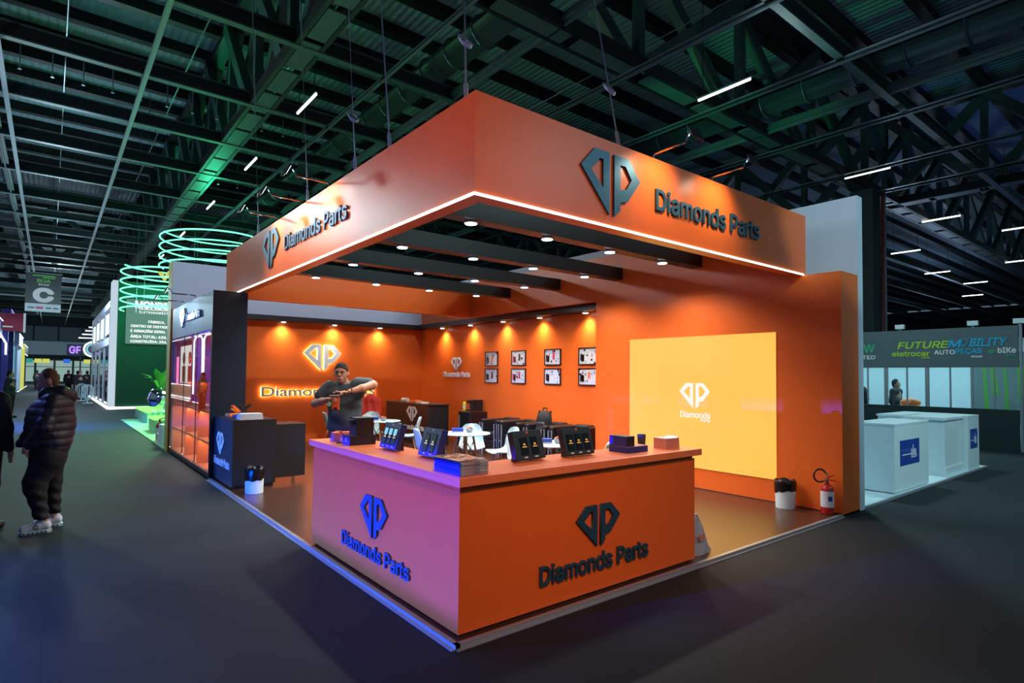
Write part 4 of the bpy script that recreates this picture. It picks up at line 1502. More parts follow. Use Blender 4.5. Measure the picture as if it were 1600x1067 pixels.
tb0 = table_root('white round table in the middle with a box and sweets on it', (3.25, 4.72, .025))
dup(tb0, (3.22, 7.72, .025), None, 'white round table at the rear in front of the brown counter')
dup(tb0, (3.46, 2.86, .025), None, 'white round table nearest the counter, between the dark displays')
for (x, y, lab) in ((3.22, 4.78, 'on the middle round table'), (3.12, 7.66, 'on the rear round table'), (3.38, 2.86, 'on the front round table')):
    t = thing('tissue_box', 'blue and white tissue box '+lab, 'box', (x-.08, y, .767), -.6)
    MB().box(-.09, .09, -.05, .05, .025, .075).build('body', 'sticker_blue', t, bevel=.003)
    MB().box(-.091, .091, -.051, .051, 0, .025).build('white_base', 'paper_white', t)
    t = thing('sweet_bowl', 'small bowl of wrapped sweets '+lab, 'bowl', (x+.10, y-.07, .767))
    MB().lathe([(.03, 0), (.05, .02), (.06, .06), (.055, .06), (.045, .02)], 20).build('bowl', 'white_plastic', t, smooth=True)
    for k in range(11):
        a = k*2.4
        r_ = .012*math.sqrt(k)
        MB().obox((r_*math.cos(a), r_*math.sin(a), .065+.02*rng.random()), (.035, .016, .014), (rng.random(), rng.random(), a)).build('sweet', ('pink_paper', 'orange_card', 'purple_card')[k % 3], t)

# brown bar at the back
t = thing('back_counter', 'dark brown counter with white emblem in front of the back wall', 'counter', (4.9, 8.72, .025))
MB().box(4.92, 5.48, 8.74, 10.85, .025, .975).build('body', 'black_lam', t, world=True)
MB().box(4.90, 4.92, 8.74, 10.85, .025, .975).build('front_panel', 'brown_lam', t, world=True)
MB().box(4.88, 5.50, 8.70, 10.88, .975, 1.0).build('worktop', 'brown_lam', t, world=True)
emblem('emblem', (4.899, 9.75, .56), (0, -1, 0), .54, .36, .01, 'lettering_white', t)
lettering('lettering', 'Diamonds Parts', (4.899, 10.15, .36), (0, -1, 0), 1.25, .13, .01, 'lettering_white', t, bold=.016)
t = thing('paper_roll', 'white paper roll lying on the dark brown counter', 'roll', (5.1, 10.2, 1.05))
MB().cyl((-.0, -.14, 0), (0, .14, 0), .05, n=20).build('roll', 'paper_white', t, smooth=True)
MB().cyl((-.0, -.145, 0), (0, .145, 0), .02, n=12).build('core', 'cream_card', t, smooth=True)
t = thing('folded_cloth', 'orange folded cloth on the dark brown counter', 'cloth', (5.1, 9.65, 1.0))
MB().box(-.1, .1, -.17, .17, .0, .035).box(-.09, .1, -.15, .17, .035, .06).build('layers', 'orange_paint', t, bevel=.012)
t = thing('leaflet_stack', 'white leaflets beside the orange cloth on the dark brown counter', 'leaflets', (5.05, 9.25, 1.0))
MB().box(-.1, .1, -.14, .14, 0, .035).build('sheets', 'paper_white', t)

# fridge with coffee machine
t = thing('small_fridge', 'black bar fridge against the orange side wall', 'fridge', (5.62, 8.02, .025))
MB().box(5.645, 6.10, 8.02, 8.5, .05, .83).build('cabinet', 'black_plastic', t, world=True, bevel=.006)
d = MB().box(5.60, 5.642, 8.02, 8.5, .06, .83).build('door', 'black_lam', t, world=True, bevel=.006)
MB().bar((5.59, 8.45, .35), (5.59, 8.45, .75), .02, .02).build('handle', 'alu', d, world=True)
MB().box(5.66, 5.7, 8.04, 8.08, .025, .05).box(6.04, 6.08, 8.42, 8.46, .025, .05).box(5.66, 5.7, 8.42, 8.46, .025, .05).box(6.04, 6.08, 8.04, 8.08, .025, .05).build('feet', 'black_rubber', t, world=True)
t = thing('coffee_machine', 'black coffee machine standing on the bar fridge', 'coffee machine', (5.84, 8.18, .855))
MB().box(-.06, .16, -.12, .12, 0, .26).build('body', 'black_plastic', t, bevel=.01)
MB().box(-.17, -.06, -.12, .12, 0, .035).box(-.16, -.06, -.09, .09, .17, .25).build('spout_head', 'black_plastic', t, bevel=.006)
MB().box(.161, .19, -.10, .10, .02, .24).build('water_tank', 'grey_panel', t, bevel=.006)
t = thing('spray_can', 'yellow and white can beside the coffee machine', 'can', (5.70, 8.40, .855))
MB().cyl((0, 0, 0), (0, 0, .17), .04, n=18).build('body', 'yellow_can', t, smooth=True)
MB().cyl((0, 0, .05), (0, 0, .12), .0405, n=18).build('white_band', 'paper_white', t, smooth=True)
MB().lathe([(.04, .17), (.03, .195), (.012, .2), (.012, .22)], 16).build('cap', 'yellow_can', t, smooth=True)

# black leather armchairs
def armchair_root(lab, loc):
    t = thing('leather_armchair', lab, 'armchair', loc, 0, 'black leather armchairs along the side wall')
    MB().box(-.36, .34, -.19, .19, .14, .31).build('base_cushion', 'leather', t, bevel=.02)
    MB().box(-.36, .20, -.188, .188, .315, .47).build('seat_cushion', 'leather', t, bevel=.035)
    MB().box(.17, .35, -.195, .195, .32, .76).build('backrest', 'leather', t, bevel=.035)
    for s in (-1, 1):
        MB().box(-.37, .36, s*.255-.057, s*.255+.057, .10, .735).build('armrest', 'leather', t, bevel=.028)
        f = MB()
        f.tube([(-.392, s*.30, 0), (-.392, s*.30, .66), (-.392, s*.21, .66), (-.392, s*.21, 0)], .012, 8)
        f.tube([(-.392, s*.30, .33), (-.392, s*.21, .33)], .012, 8)
        f.tube([(.33, s*.25, .1), (.33, s*.25, 0)], .015, 8)
        f.build('chrome_frame', 'alu', t, smooth=True)
    return t


ac0 = armchair_root('black leather armchair nearest the bar fridge', (5.62, 6.80, .025))
dup(ac0, (5.62, 6.13, .025), None, 'black leather armchair second from the bar fridge')
dup(ac0, (5.62, 5.33, .025), None, 'black leather armchair holding the backpack')
dup(ac0, (5.62, 4.62, .025), None, 'black leather armchair nearest the screen wall, farthest from the fridge')

# backpack
t = thing('backpack', 'black backpack leaning on an armchair by the side wall', 'backpack', (5.50, 5.33, .500), .1)
skin('body', [('e', (0, 0, .20), (.10, .14, .23)), ('c', (.0, -.05, .08), (.0, .05, .08), .09, .09), ('c', (0, -.05, .30), (0, .05, .30), .09, .09)], 'fabric_black', t, res=.014, k=.05, clip=lambda X, Y, Z: .004-Z)
skin('front_pocket', [('c', (-.09, -.06, .13), (-.09, .06, .13), .06, .06), ('c', (-.08, -.05, .21), (-.08, .05, .21), .05, .05)], 'leather', t, res=.012, k=.04, clip=lambda X, Y, Z: .03-Z)
MB().tube([(.02, -.05, .42), (.02, -.04, .465), (.02, .04, .465), (.02, .05, .42)], .012, 8).build('top_handle', 'fabric_black', t, smooth=True)
for s in (-1, 1):
    MB().tube([(.06, s*.06, .40), (.02, s*.13, .42), (-.02, s*.155, .28), (.05, s*.13, .05)], .016, 8).build('strap', 'fabric_black', t, smooth=True)

t.scale = (1.0, 1.12, 1.22)
# jacket and bags at the back
t = thing('coat_stand', 'slim dark stand beneath the red jacket near the back wall', 'coat stand', (3.90, 9.66, .025))
MB().cyl((0, 0, 0), (0, 0, .025), .17, n=20).build('base', 'black_plastic', t)
MB().cyl((0, 0, .025), (0, 0, 1.0), .014, n=8).build('pole', 'black_plastic', t)
t = thing('red_jacket', 'red jacket hung on a slim stand by the back wall', 'jacket', (3.90, 9.66, .40), -.6)
skin('cloth', [('c', (-.16, 0, .70), (.16, 0, .70), .07, .07), ('c', (-.18, 0, .62), (-.21, .0, .12), .07, .06), ('c', (.18, 0, .62), (.21, .0, .12), .07, .06), ('c', (-.08, 0, .4), (.08, 0, .4), .08, .08), ('c', (-.1, 0, .1), (.1, 0, .1), .06, .06), ('e', (0, 0, .42), (.2, .075, .36)), ('c', (0, 0, .74), (0, 0, .75), .08, .08)], 'red_cloth', t, res=.018, k=.06, wave=lambda X, Y, Z: .008*np.sin(X*40+Z*6))
t = thing('paper_bag', 'tall cream paper bag standing behind the left white chair', 'bag', (3.35, 10.35, .025), -.5)
MB().box(-.19, .19, -.08, .08, 0, 1.02).build('body', 'cream_card', t)
MB().tube([(-.08, -.06, 1.02), (-.06, -.06, 1.10), (.06, -.06, 1.10), (.08, -.06, 1.02)], .006, 6).build('handle', 'cream_card', t)
t = thing('cloth_bag', 'patterned red cloth bag on the floor beneath the left chair', 'bag', (3.18, 9.95, .025), -.5)
skin('body', [('e', (0, 0, .17), (.26, .13, .21))], 'red_cloth', t, res=.02, clip=lambda X, Y, Z: .003-Z, wave=lambda X, Y, Z: .01*np.sin(X*50)*np.cos(Z*40))
MB().tube([(-.1, 0, .35), (-.06, 0, .46), (.06, 0, .46), (.1, 0, .35)], .012, 6).build('handle', 'red_cloth', t)
# ================================================================== people
def face_bits(t, c, fy, fx, s=1.0, glasses=False):
    """eyes and brows on a head at c that looks along (fx, fy)"""
    F = Vector((fx, fy, 0)).normalized()
    R = Vector((F.y, -F.x, 0))
    c = Vector(c)
    mb, br = MB(), MB()
    for sd in (-1, 1):
        p = c+F*.088*s+R*sd*.032*s+Vector((0, 0, .005))
        mb.lathe([(.003, -.005), (.009, -.002), (.009, .002), (.003, .005)], 8, tuple(p))
        q = p+Vector((0, 0, .022))
        br.bar(q-R*.017, q+R*.017, .008, .007)
    mb.build('eyes', 'phone_black', t)
    br.build('eyebrows', 'hair_dark', t)


# --- the man inside the stand (local x = to the right of the picture, y = away from it)
org = (.80, 3.74, .025)
man = thing('person', 'person in a dark grey t-shirt standing behind the counter, handling an orange phone box', 'person', org, YAW)
A = []
hc = Vector((-.025, -.05, 1.69))
ht = (math.radians(28), 0, math.radians(8))
A += [('e', hc, (.076, .098, .112), ht), ('c', (-.02, -.095, 1.635), (-.018, -.105, 1.60), .050, .036), ('c', (-.02, -.148, 1.685), (-.018, -.158, 1.655), .010, .014, .01),
      ('c', (-.045, -.138, 1.618), (.008, -.138, 1.618), .010, .010, .01), ('e', (-.103, -.03, 1.675), (.012, .022, .032)), ('e', (.053, -.035, 1.675), (.012, .022, .032)),
      ('c', (.005, .03, 1.48), (-.015, -.02, 1.62), .062, .056)]
A += [('c', (-.12, .02, 1.44), (.13, .02, 1.46), .09, .09), ('c', (0, .02, 1.4), (.02, .02, 1.0), .11, .11)]
A += [('c', (-.17, 0, 1.50), (-.325, -.07, 1.315), .052, .046), ('c', (-.325, -.07, 1.315), (-.20, -.22, 1.345), .047, .042), ('c', (-.20, -.22, 1.345), (-.085, -.325, 1.375), .042, .028)]
A += [('c', (.19, 0, 1.55), (.375, -.09, 1.545), .052, .047), ('c', (.375, -.09, 1.545), (.27, -.21, 1.505), .047, .043), ('c', (.27, -.21, 1.505), (.15, -.305, 1.468), .042, .027)]
# hands
A += [('e', (-.055, -.345, 1.378), (.042, .030, .020), (0, .15, .6), .012)]
for k, (dz, ln) in enumerate(((.016, .050), (.004, .055), (-.010, .050), (-.023, .040))):
    b0 = (-.030, -.358, 1.376+dz)
    b1 = (-.030+ln*.62, -.392, 1.374+dz)
    b2 = (-.030+ln*1.05, -.386, 1.370+dz)
    A += [('c', b0, b1, .010, .009, .005), ('c', b1, b2, .009, .008, .005)]
A += [('c', (-.06, -.335, 1.392), (-.035, -.352, 1.418), .012, .011, .008), ('c', (-.035, -.352, 1.418), (-.008, -.356, 1.425), .010, .009, .005)]
A += [('e', (.098, -.345, 1.458), (.045, .034, .020), (0, -.12, -.5), .012)]
for k, (dy, dz, ln) in enumerate(((-.022, .004, .07), (-.006, .006, .085), (.010, .003, .08), (.024, -.004, .062))):
    b0 = (.066, -.358+dy, 1.456+dz)
    b1 = (.066-ln*.55, -.366+dy, 1.462+dz)
    b2 = (.066-ln, -.370+dy, 1.446+dz)
    A += [('c', b0, b1, .010, .009, .005), ('c', b1, b2, .009, .0075, .005)]
A += [('c', (.10, -.365, 1.46), (.075, -.385, 1.435), .012, .011, .008), ('c', (.075, -.385, 1.435), (.045, -.392, 1.425), .010, .009, .005)]
for sx in (-1, 1):
    A += [('c', (.02+sx*.09, .02, .95), (.02+sx*.11, .03, .50), .07, .05), ('c', (.02+sx*.11, .03, .5), (.02+sx*.12, .05, .09), .045, .035)]
skin('body', A, 'skin', man, res=.0065, k=.022)
face_bits(man, hc+Vector((.0, -.008, -.012)), -1, .12)
skin('hair', [('e', hc+Vector((0, .006, .006)), (.084, .106, .120), ht), ('e', hc+Vector((.0, .05, -.02)), (.078, .066, .095))], 'hair_dark', man, res=.006, k=.02,
     clip=lambda X, Y, Z: (hc.z+.048-.62*(Y-(hc.y-.085)))-Z)
MB().tube([(-.085, -.10, 1.70), (-.055, -.150, 1.692), (-.022, -.156, 1.695), (.012, -.150, 1.692), (.045, -.10, 1.70)], .0035, 6).build('glasses', 'black_plastic', man)
skin('tshirt', [('c', (-.125, .015, 1.435), (.14, .015, 1.455), .115, .115), ('c', (-.085, .01, 1.30), (.11, .01, 1.30), .115, .115), ('c', (-.075, .0, 1.17), (.105, 0, 1.17), .115, .115), ('c', (-.075, .0, 1.04), (.105, 0, 1.04), .122, .122), ('c', (0, -.02, 1.15), (.03, -.03, 1.15), .115, .115),
                ('c', (-.165, 0, 1.515), (-.262, -.035, 1.405), .085, .083), ('c', (.17, 0, 1.55), (.30, -.045, 1.552), .085, .078), ('c', (-.03, .02, 1.525), (.03, .02, 1.53), .075, .075)],
     'tshirt', man, res=.011, k=.05, clip=lambda X, Y, Z: np.maximum(.985+.03*np.abs(X)-Z, np.where(np.abs(X) < .08, Z-1.57-.3*(Y), -1.0)), wave=lambda X, Y, Z: .004*np.sin(X*22+Z*9)*np.sin(Z*16-X*8))
skin('jeans', [('c', (-.05, 0, .95), (.09, 0, .95), .118, .118), ('c', (-.07, .01, .86), (-.09, .03, .48), .092, .07), ('c', (-.09, .03, .48), (-.10, .05, .10), .07, .06), ('c', (.11, .01, .86), (.13, .03, .48), .092, .07), ('c', (.13, .03, .48), (.14, .05, .10), .07, .06)], 'jeans', man, res=.014, k=.04)
for sx in (-.10, .14):
    s_ = skin('shoe', [('c', (sx, .07, .05), (sx, -.12, .04), .05, .04)], 'black_rubber', man, res=.012, clip=lambda X, Y, Z: .002-Z)
MB().tube([(.165+.030*math.cos(a)*.6, -.293-.02*math.cos(a), 1.472+.033*math.sin(a)) for a in [2*PI*k/14 for k in range(14)]], .008, 6, True).build('wristwatch', 'black_rubber', man)
# what he holds
def held(name, lab, cat, lx, ly, lz):
    v = Matrix.Rotation(YAW, 3, 'Z') @ Vector((lx, ly, lz))
    return thing(name, lab, cat, Vector(org)+v, YAW)
t = held('phone_box', 'orange phone box held in both hands by the standing person', 'box', .012, -.372, 1.335)
MB().box(-.040, .042, -.010, .010, -.075, .075).build('case', 'orange_paint', t, bevel=.004)
MB().box(-.030, .034, .0101, .012, -.07, .07).build('back_plate', 'black_plastic', t)
MB().box(-.041, .043, -.012, .012, -.083, -.075).box(-.02, .02, -.0125, -.0101, -.068, -.05).build('dark_edge', 'black_plastic', t)
t = held('smartphone', 'white smartphone lying across the top of the held orange box', 'phone', .0, -.374, 1.425)
MB().box(-.055, .055, -.03, .03, -.006, .004).build('case', 'paper_white', t, bevel=.003)
MB().box(-.05, .05, -.026, .026, .0041, .005).build('glass_face', 'phone_black', t)
t = held('paper_card', 'pale green card held under the orange box', 'card', -.055, -.39, 1.325)
MB().obox((0, 0, 0), (.045, .004, .05), (0, .5, 0)).build('sheet', 'lime_floor', t)

# --- the man in the padded jacket, walking side on
dd = 6.30
o1 = Vector((-2.03, 4.93, 0))
m1 = thing('person', 'person in a black padded jacket and white sneakers standing side-on in the aisle', 'person', o1, YAW+.68)
hd = Vector((.075, .01, 1.605))
B = [('e', hd, (.100, .080, .118), (0, math.radians(-8), 0)), ('c', (.02, .01, 1.545), (-.015, .01, 1.525), .058, .040), ('c', (-.030, .01, 1.605), (-.042, .01, 1.582), .010, .013, .01), ('c', (-.02, -.02, 1.548), (-.02, .04, 1.548), .012, .012, .01),
     ('e', (.085, -.078, 1.585), (.026, .012, .036)), ('e', (.085, .098, 1.585), (.026, .012, .036)), ('c', (.12, .0, 1.42), (.095, .01, 1.55), .078, .070)]
B += [('c', (.12, -.02, 1.35), (.10, 0, .9), .13, .15), ('c', (.11, -.2, 1.36), (.03, -.27, 1.10), .06, .05), ('c', (.03, -.27, 1.10), (-.12, -.20, .93), .05, .032), ('c', (.10, .2, 1.36), (-.02, .24, 1.1), .06, .05), ('c', (-.02, .24, 1.1), (-.15, .17, .92), .05, .032)]
B += [('e', (-.155, -.185, .895), (.030, .026, .048), (0, .35, 0))]
for k in range(4):
    B += [('c', (-.150+.004*k, -.205+.014*k, .875), (-.150+.006*k, -.200+.013*k, .835), .010, .009, .005), ('c', (-.150+.006*k, -.200+.013*k, .835), (-.135+.006*k, -.195+.012*k, .81), .009, .008, .005)]
B += [('c', (-.170, -.185, .91), (-.185, -.180, .87), .012, .010, .008), ('c', (-.185, -.18, .87), (-.18, -.18, .845), .010, .009, .005)]
B += [('c', (.08, -.09, .8), (-.05, -.1, .48), .1, .07), ('c', (-.05, -.1, .48), (.04, -.1, .1), .06, .045), ('c', (.09, .1, .8), (.12, .12, .48), .1, .07), ('c', (.12, .12, .48), (.13, .14, .1), .06, .045)]
skin('body', B, 'skin_pale', m1, res=.008, k=.022)
face_bits(m1, hd+Vector((.03, 0, -.005)), 0, -1, .95)
skin('hair', [('e', hd+Vector((.014, 0, .022)), (.100, .085, .108), (0, math.radians(-14), 0)), ('e', hd+Vector((.055, 0, -.03)), (.062, .074, .10))], 'hair_brown', m1, res=.008, k=.02, clip=lambda X, Y, Z: np.maximum(1.535-Z+.0*X, -(X+.028)-.9*(Z-1.64)))


def quilt(X, Y, Z):
    row = np.floor(Z/.082)
    return .013*(np.abs(np.sin(PI*Z/.082))**.6)*(.35+.65*np.abs(np.sin(PI*((X*1.1-Y*.8)/.15+.5*(row % 2)+.2*np.sin(row*3))))**.5)-.008


skin('padded_jacket', [('c', (.13, -.10, 1.32), (.15, .12, 1.32), .165, .165), ('e', (.105, 0, 1.12), (.262, .25, .33)), ('c', (.10, -.06, .95), (.11, .06, .95), .215, .215), ('c', (.20, 0, 1.33), (.20, 0, 1.15), .155, .16),
                       ('c', (.12, -.20, 1.375), (.035, -.275, 1.12), .098, .090), ('c', (.035, -.275, 1.12), (-.115, -.205, .945), .086, .062),
                       ('c', (.08, .20, 1.35), (-.06, .23, 1.10), .098, .085), ('c', (-.06, .23, 1.10), (-.215, .11, .91), .080, .055), ('c', (-.06, .06, 1.25), (-.13, .08, .98), .09, .075)],
     'puffer', m1, res=.010, k=.06, clip=lambda X, Y, Z: (.855-.10*(X-.1))-Z, wave=quilt)
skin('hood', [('c', (.05, -.10, 1.475), (.22, -.10, 1.475), .055, .065), ('c', (.22, -.10, 1.47), (.31, 0, 1.43), .07, .075), ('c', (.31, 0, 1.43), (.22, .11, 1.47), .075, .06), ('c', (.22, .11, 1.47), (.03, .09, 1.46), .055, .05), ('c', (.03, .09, 1.46), (.02, -.09, 1.44), .05, .05)], 'puffer', m1, res=.011, k=.04)
skin('trousers', [('c', (.08, -.07, .83), (.09, .08, .83), .205, .205), ('c', (.055, -.10, .76), (-.065, -.11, .53), .175, .122), ('c', (-.065, -.11, .53), (-.055, -.11, .45), .122, .112), ('c', (-.055, -.11, .45), (.0, -.10, .17), .108, .082),
                  ('c', (.10, .10, .76), (.12, .12, .50), .165, .105), ('c', (.12, .12, .50), (.135, .14, .18), .100, .075)], 'trousers_black', m1, res=.011, k=.05, clip=lambda X, Y, Z: .145-Z,
     wave=lambda X, Y, Z: .007*np.sin(Z*55+X*18+Y*9)*np.clip((.62-Z)*4, .15, 1))
for (x0, y0) in ((-.045, -.10), (.075, .15)):
    sh = skin('sneaker', [('c', (x0+.10, y0, .075), (x0+.02, y0, .075), .052, .050), ('c', (x0+.02, y0, .072), (x0-.14, y0-.012, .052), .048, .040), ('c', (x0+.075, y0, .10), (x0+.065, y0, .13), .048, .045)], 'paper_white', m1, res=.008, k=.025, clip=lambda X, Y, Z: .030-Z)
    MB().prism([(x0-.185, y0-.03), (x0-.15, y0-.056), (x0-.02, y0-.052), (x0+.10, y0-.050), (x0+.155, y0-.03), (x0+.155, y0+.03), (x0+.10, y0+.05), (x0-.02, y0+.045), (x0-.15, y0+.035), (x0-.185, y0+.01)], 0.0, .034).build('sole', 'white_plastic', sh, bevel=.006)
    ho = MB()
    for k in range(6):
        ho.cyl((x0-.13+.045*k, y0-.060, .017), (x0-.13+.045*k, y0-.03, .017), .010, n=8)
    ho.build('sole_holes', 'grey_cloth', sh)
    MB().tube([(x0-.01+.022*math.cos(a), y0-.052, .072+.022*math.sin(a)) for a in [2*PI*k/14 for k in range(14)]], .004, 6, True).build('side_mark', 'black_rubber', sh)
    MB().tube([(x0-.05, y0-.028, .092), (x0-.03, y0+.015, .104)], .005, 6).tube([(x0-.02, y0-.028, .104), (x0, y0+.015, .116)], .005, 6).build('laces', 'paper_white', sh)

for ch in m1.children_recursive:      # he leans a little
    ch.data.transform(Matrix(((.80, 0, -.030, 0), (0, 1, 0, 0), (0, 0, 1, 0), (0, 0, 0, 1))))

# --- standing figures in the distance and at the picture's edge
def figure(lab, loc, rz, top, legs, hairm, h=1.72, res=.03, bag=None, carry=False):
    t = thing('person', lab, 'person', loc, rz)
    s = h/1.75
    b = [('e', (0, 0, 1.63*s), (.078, .095, .118)), ('c', (0, -.05, 1.57*s), (0, -.06, 1.555*s), .05, .045), ('c', (0, -.095, 1.63*s), (0, -.10, 1.61*s), .012, .014), ('c', (0, .01, 1.40*s), (0, 0, 1.55*s), .06, .055), ('c', (-.12, .01, 1.38*s), (.12, .01, 1.38*s), .09, .09), ('c', (0, .01, 1.35*s), (0, .01, .95*s), .12, .12)]
    for sx in (-1, 1):
        b += [('c', (sx*.19, .01, 1.39*s), (sx*.25, .03, 1.10*s), .052, .042)]
        e1 = (sx*.14, -.20, 1.12*s) if carry else (sx*.255, -.04, .86*s)
        b += [('c', (sx*.25, .03, 1.10*s), e1, .04, .028), ('e', (e1[0], e1[1]-.02, e1[2]-.05), (.024, .03, .055))]
        for q in range(4):
            b += [('c', (e1[0]+.002*q, e1[1]-.045+.015*q, e1[2]-.09), (e1[0], e1[1]-.045+.014*q, e1[2]-.145), .010, .008, .005)]
        b += [('c', (e1[0]-sx*.02, e1[1]-.04, e1[2]-.06), (e1[0]-sx*.03, e1[1]-.055, e1[2]-.10), .011, .009, .005)]
        b += [('c', (sx*.09, 0, .9*s), (sx*.10, 0, .5*s), .085, .06), ('c', (sx*.1, 0, .5*s), (sx*.11, .02, .08), .055, .04), ('c', (sx*.11, .03, .045), (sx*.115, -.13, .035), .045, .035)]
    skin('body', b, 'skin_pale', t, res=min(res, .016), k=.03)
    skin('hair', [('e', (0, .02, 1.66*s), (.086, .098, .105)), ('e', (0, .05, 1.60*s), (.072, .06, .10))], hairm, t, res=res*.6)
    j = [('c', (-.12, .01, 1.38*s), (.12, .01, 1.38*s), .115, .115), ('c', (-.07, .01, 1.1*s), (.07, .01, 1.1*s), .14, .14), ('c', (-.07, .01, .90*s), (.07, .01, .90*s), .14, .14)]
    for sx in (-1, 1):
        e1 = (sx*.15, -.17, 1.12*s) if carry else (sx*.255, -.03, .88*s)
        j += [('c', (sx*.19, .01, 1.39*s), (sx*.25, .03, 1.10*s), .078, .066), ('c', (sx*.25, .03, 1.10*s), e1, .064, .046)]
    skin('jacket', j, top, t, res=res*.75, k=.05, clip=lambda X, Y, Z: .80*s-Z)
    tr = []
    for sx in (-1, 1):
        tr += [('c', (sx*.09, 0, .86*s), (sx*.10, 0, .5*s), .11, .085), ('c', (sx*.1, 0, .5*s), (sx*.11, .02, .10), .085, .065)]
    skin('trousers', tr, legs, t, res=res*.75, k=.03)
    for sx in (-1, 1):
        skin('shoe', [('c', (sx*.11, .04, .05), (sx*.115, -.14, .04), .055, .045)], 'black_rubber', t, res=res*.6, clip=lambda X, Y, Z: -Z+.001)
    if bag:
        skin('backpack', [('c', (-.05, .20, 1.28*s), (.05, .20, 1.28*s), .09, .09), ('c', (-.06, .20, 1.05*s), (.06, .20, 1.05*s), .10, .10)], bag, t, res=res*.75)
    return t


o3 = Vector((-2.00696, -3.04292, 0))+Vector((_f.x, _f.y, 0)).normalized()*6.15+_r*((-25-800)/903.344*6.15)
figure('person in a dark navy jacket cut off by the left edge of the picture', o3, YAW+.68+PI*.82, 'navy_cloth', 'trousers_black', 'hair_dark', 1.74, .016)
ppl = [((-3.1, 24.5), 1.2, 'navy_cloth', 'person in dark blue at the far left beside the blue stand', None),
       ((-.55, 45), 3.0, 'fabric_black', 'person in black with pale bag among the group on the right of the aisle', 'cream_card'),
       ((.05, 47), 2.6, 'grey_cloth', 'person in a grey coat, rearmost of the group right of the aisle', None),
       ((-.95, 49), .4, 'navy_cloth', 'person in navy facing us, left in the group on the right of the aisle', None),
       ((-.5, 42), .2, 'navy_cloth', 'person in dark blue near the glass stand at the right of the aisle', None),
       ((-2.1, 58), 3.0, 'fabric_black', 'person in black walking away in the middle of the aisle', 'grey_cloth'),
       ((-1.6, 60), 3.3, 'leaf', 'person in green vest farther down the aisle', None),
       ((-2.9, 66), 2.9, 'grey_cloth', 'person in grey far down the aisle, farthest of all', None),
       ((-2.0, 53), .0, 'trousers_black', 'person in black trousers coming up the aisle', None)]
for (x, y), rz, top, lab, bag in ppl:
    figure(lab, (x, y, 0), rz, top, 'trousers_black', 'hair_dark', 1.68+.1*rng.random(), .034, bag)

# ================================================================== stand across the aisle and its neighbours, left side
def led_booth(name, lab, x0, x1, y0, y1, h, wallm, neon, header=None):
    t = thing(name, lab, 'exhibition stand', (x1, (y0+y1)/2, 0))
    MB().box(x0, x1, y0, y1, 0, .05).build('platform', 'grey_panel', t, world=True)
    MB().box(x0, x0+.15, y0, y1, .05, h).box(x0+.15, x1-.6, y1-.12, y1, .05, h).box(x0+.15, x1-.6, y0, y0+.12, .05, h).build('walls', wallm, t, world=True)
    MB().box(x1-.5, x1-.02, y0, y1, h-.9, h).build('header', header or wallm, t, world=True)
    nb = MB()
    for z in (.07, h-.9, h-.02):
        nb.tube([(x1-.01, y0, z), (x1-.01, y1, z)], .03, 6)
    nb.build('neon_edge', neon, t, world=True)
    for y in (y0+.15, y1-.15):
        MB().box(x1-.42, x1-.12, y-.15, y+.15, .05, h-.9).build('post', wallm, t, world=True)
    return t


t = led_booth('exhibition_stand', 'violet lit stand across the aisle from the orange stand', -8.0, -4.4, -4, 13, 3.8, 'violet_facade', 'neon_purple')
MB().box(-4.28, -4.0, 1.0, 3.8, .172, .19).box(-4.40, -4.35, 1.0, 3.8, .05, .19).build('low_wash_blocker', 'black_plastic', t, world=True)  # unseen flap added to keep the kerb spot low
MB().box(-4.9, -4.55, -1.5, 4.5, .16, .60).build('front_bar', 'violet_facade', t, world=True)  # unseen low wall added to shade the carpet from the blue spot
MB().box(-4.9, -4.55, -1.5, 4.5, .882, 2.2).box(-4.9, -4.55, 1.87, 4.5, .61, .88).build('slot_wash_blocker', 'violet_facade', t, world=True)  # unseen mask added, its slot limits the blue spot to the counter
MB().box(-4.2, -3.8, .6, 4.2, 2.18, 2.22).box(-3.8, -3.75, .6, 4.2, 2.18, 2.39).box(-4.55, -4.2, .6, 4.2, 2.0, 2.2).build('tray_wash_blocker', 'black_plastic', t, world=True)  # unseen tray added to cut the canopy spot below the fascia
MB().cyl((-6.72, 1.5, .8), (-6.52, 1.5, .8), .09, n=16).box(-6.7, -6.55, 1.45, 1.55, .05, .75).build('wash_lamp_housing', 'black_plastic', t, world=True)  # housing made up for the added blue spot
# the far stands along the left side; the cabinet glass mirrors them
t = led_booth('exhibition_stand', 'blue and violet stand on the left of the aisle with glowing white edges', -8.5, -4.2, 24.5, 33.0, 4.6, 'violet_facade', 'neon_white', 'blue_facade')
nb = MB()
for k in range(3):
    nb.tube([(-4.15, 25.2+2.6*k, .5), (-4.15, 25.2+2.6*k, 3.4), (-4.15, 25.6+2.6*k, 3.6), (-4.15, 27.0+2.6*k, 3.6), (-4.15, 27.4+2.6*k, 3.4), (-4.15, 27.4+2.6*k, .5)], .045, 6)
nb.build('neon_loop', 'neon_white', t, world=True)
MB().box(-5.2, -5.0, 25.3, 32.4, .6, 3.4).build('lit_wall', 'violet_glow' if 'violet_glow' in M else 'neon_purple', t, world=True)
t = led_booth('exhibition_stand', 'stand with a bright photo wall on the left of the aisle', -8.5, -4.2, 34.0, 41.5, 4.6, 'blue_facade', 'neon_white', 'violet_facade')
MB().box(-4.9, -4.8, 34.6, 40.9, 1.0, 3.4).build('lit_wall', 'sign_white', t, world=True)
for k, y in enumerate((35.6, 37.4, 39.4)):
    MB().cyl((-4.79, y, 2.6), (-4.74, y, 2.6), .38, n=20).box(-4.79, -4.74, y-.5, y+.5, 1.05, 2.1).build('portrait', ('orange_card', 'red_cloth', 'skin_pale')[k], t, world=True)
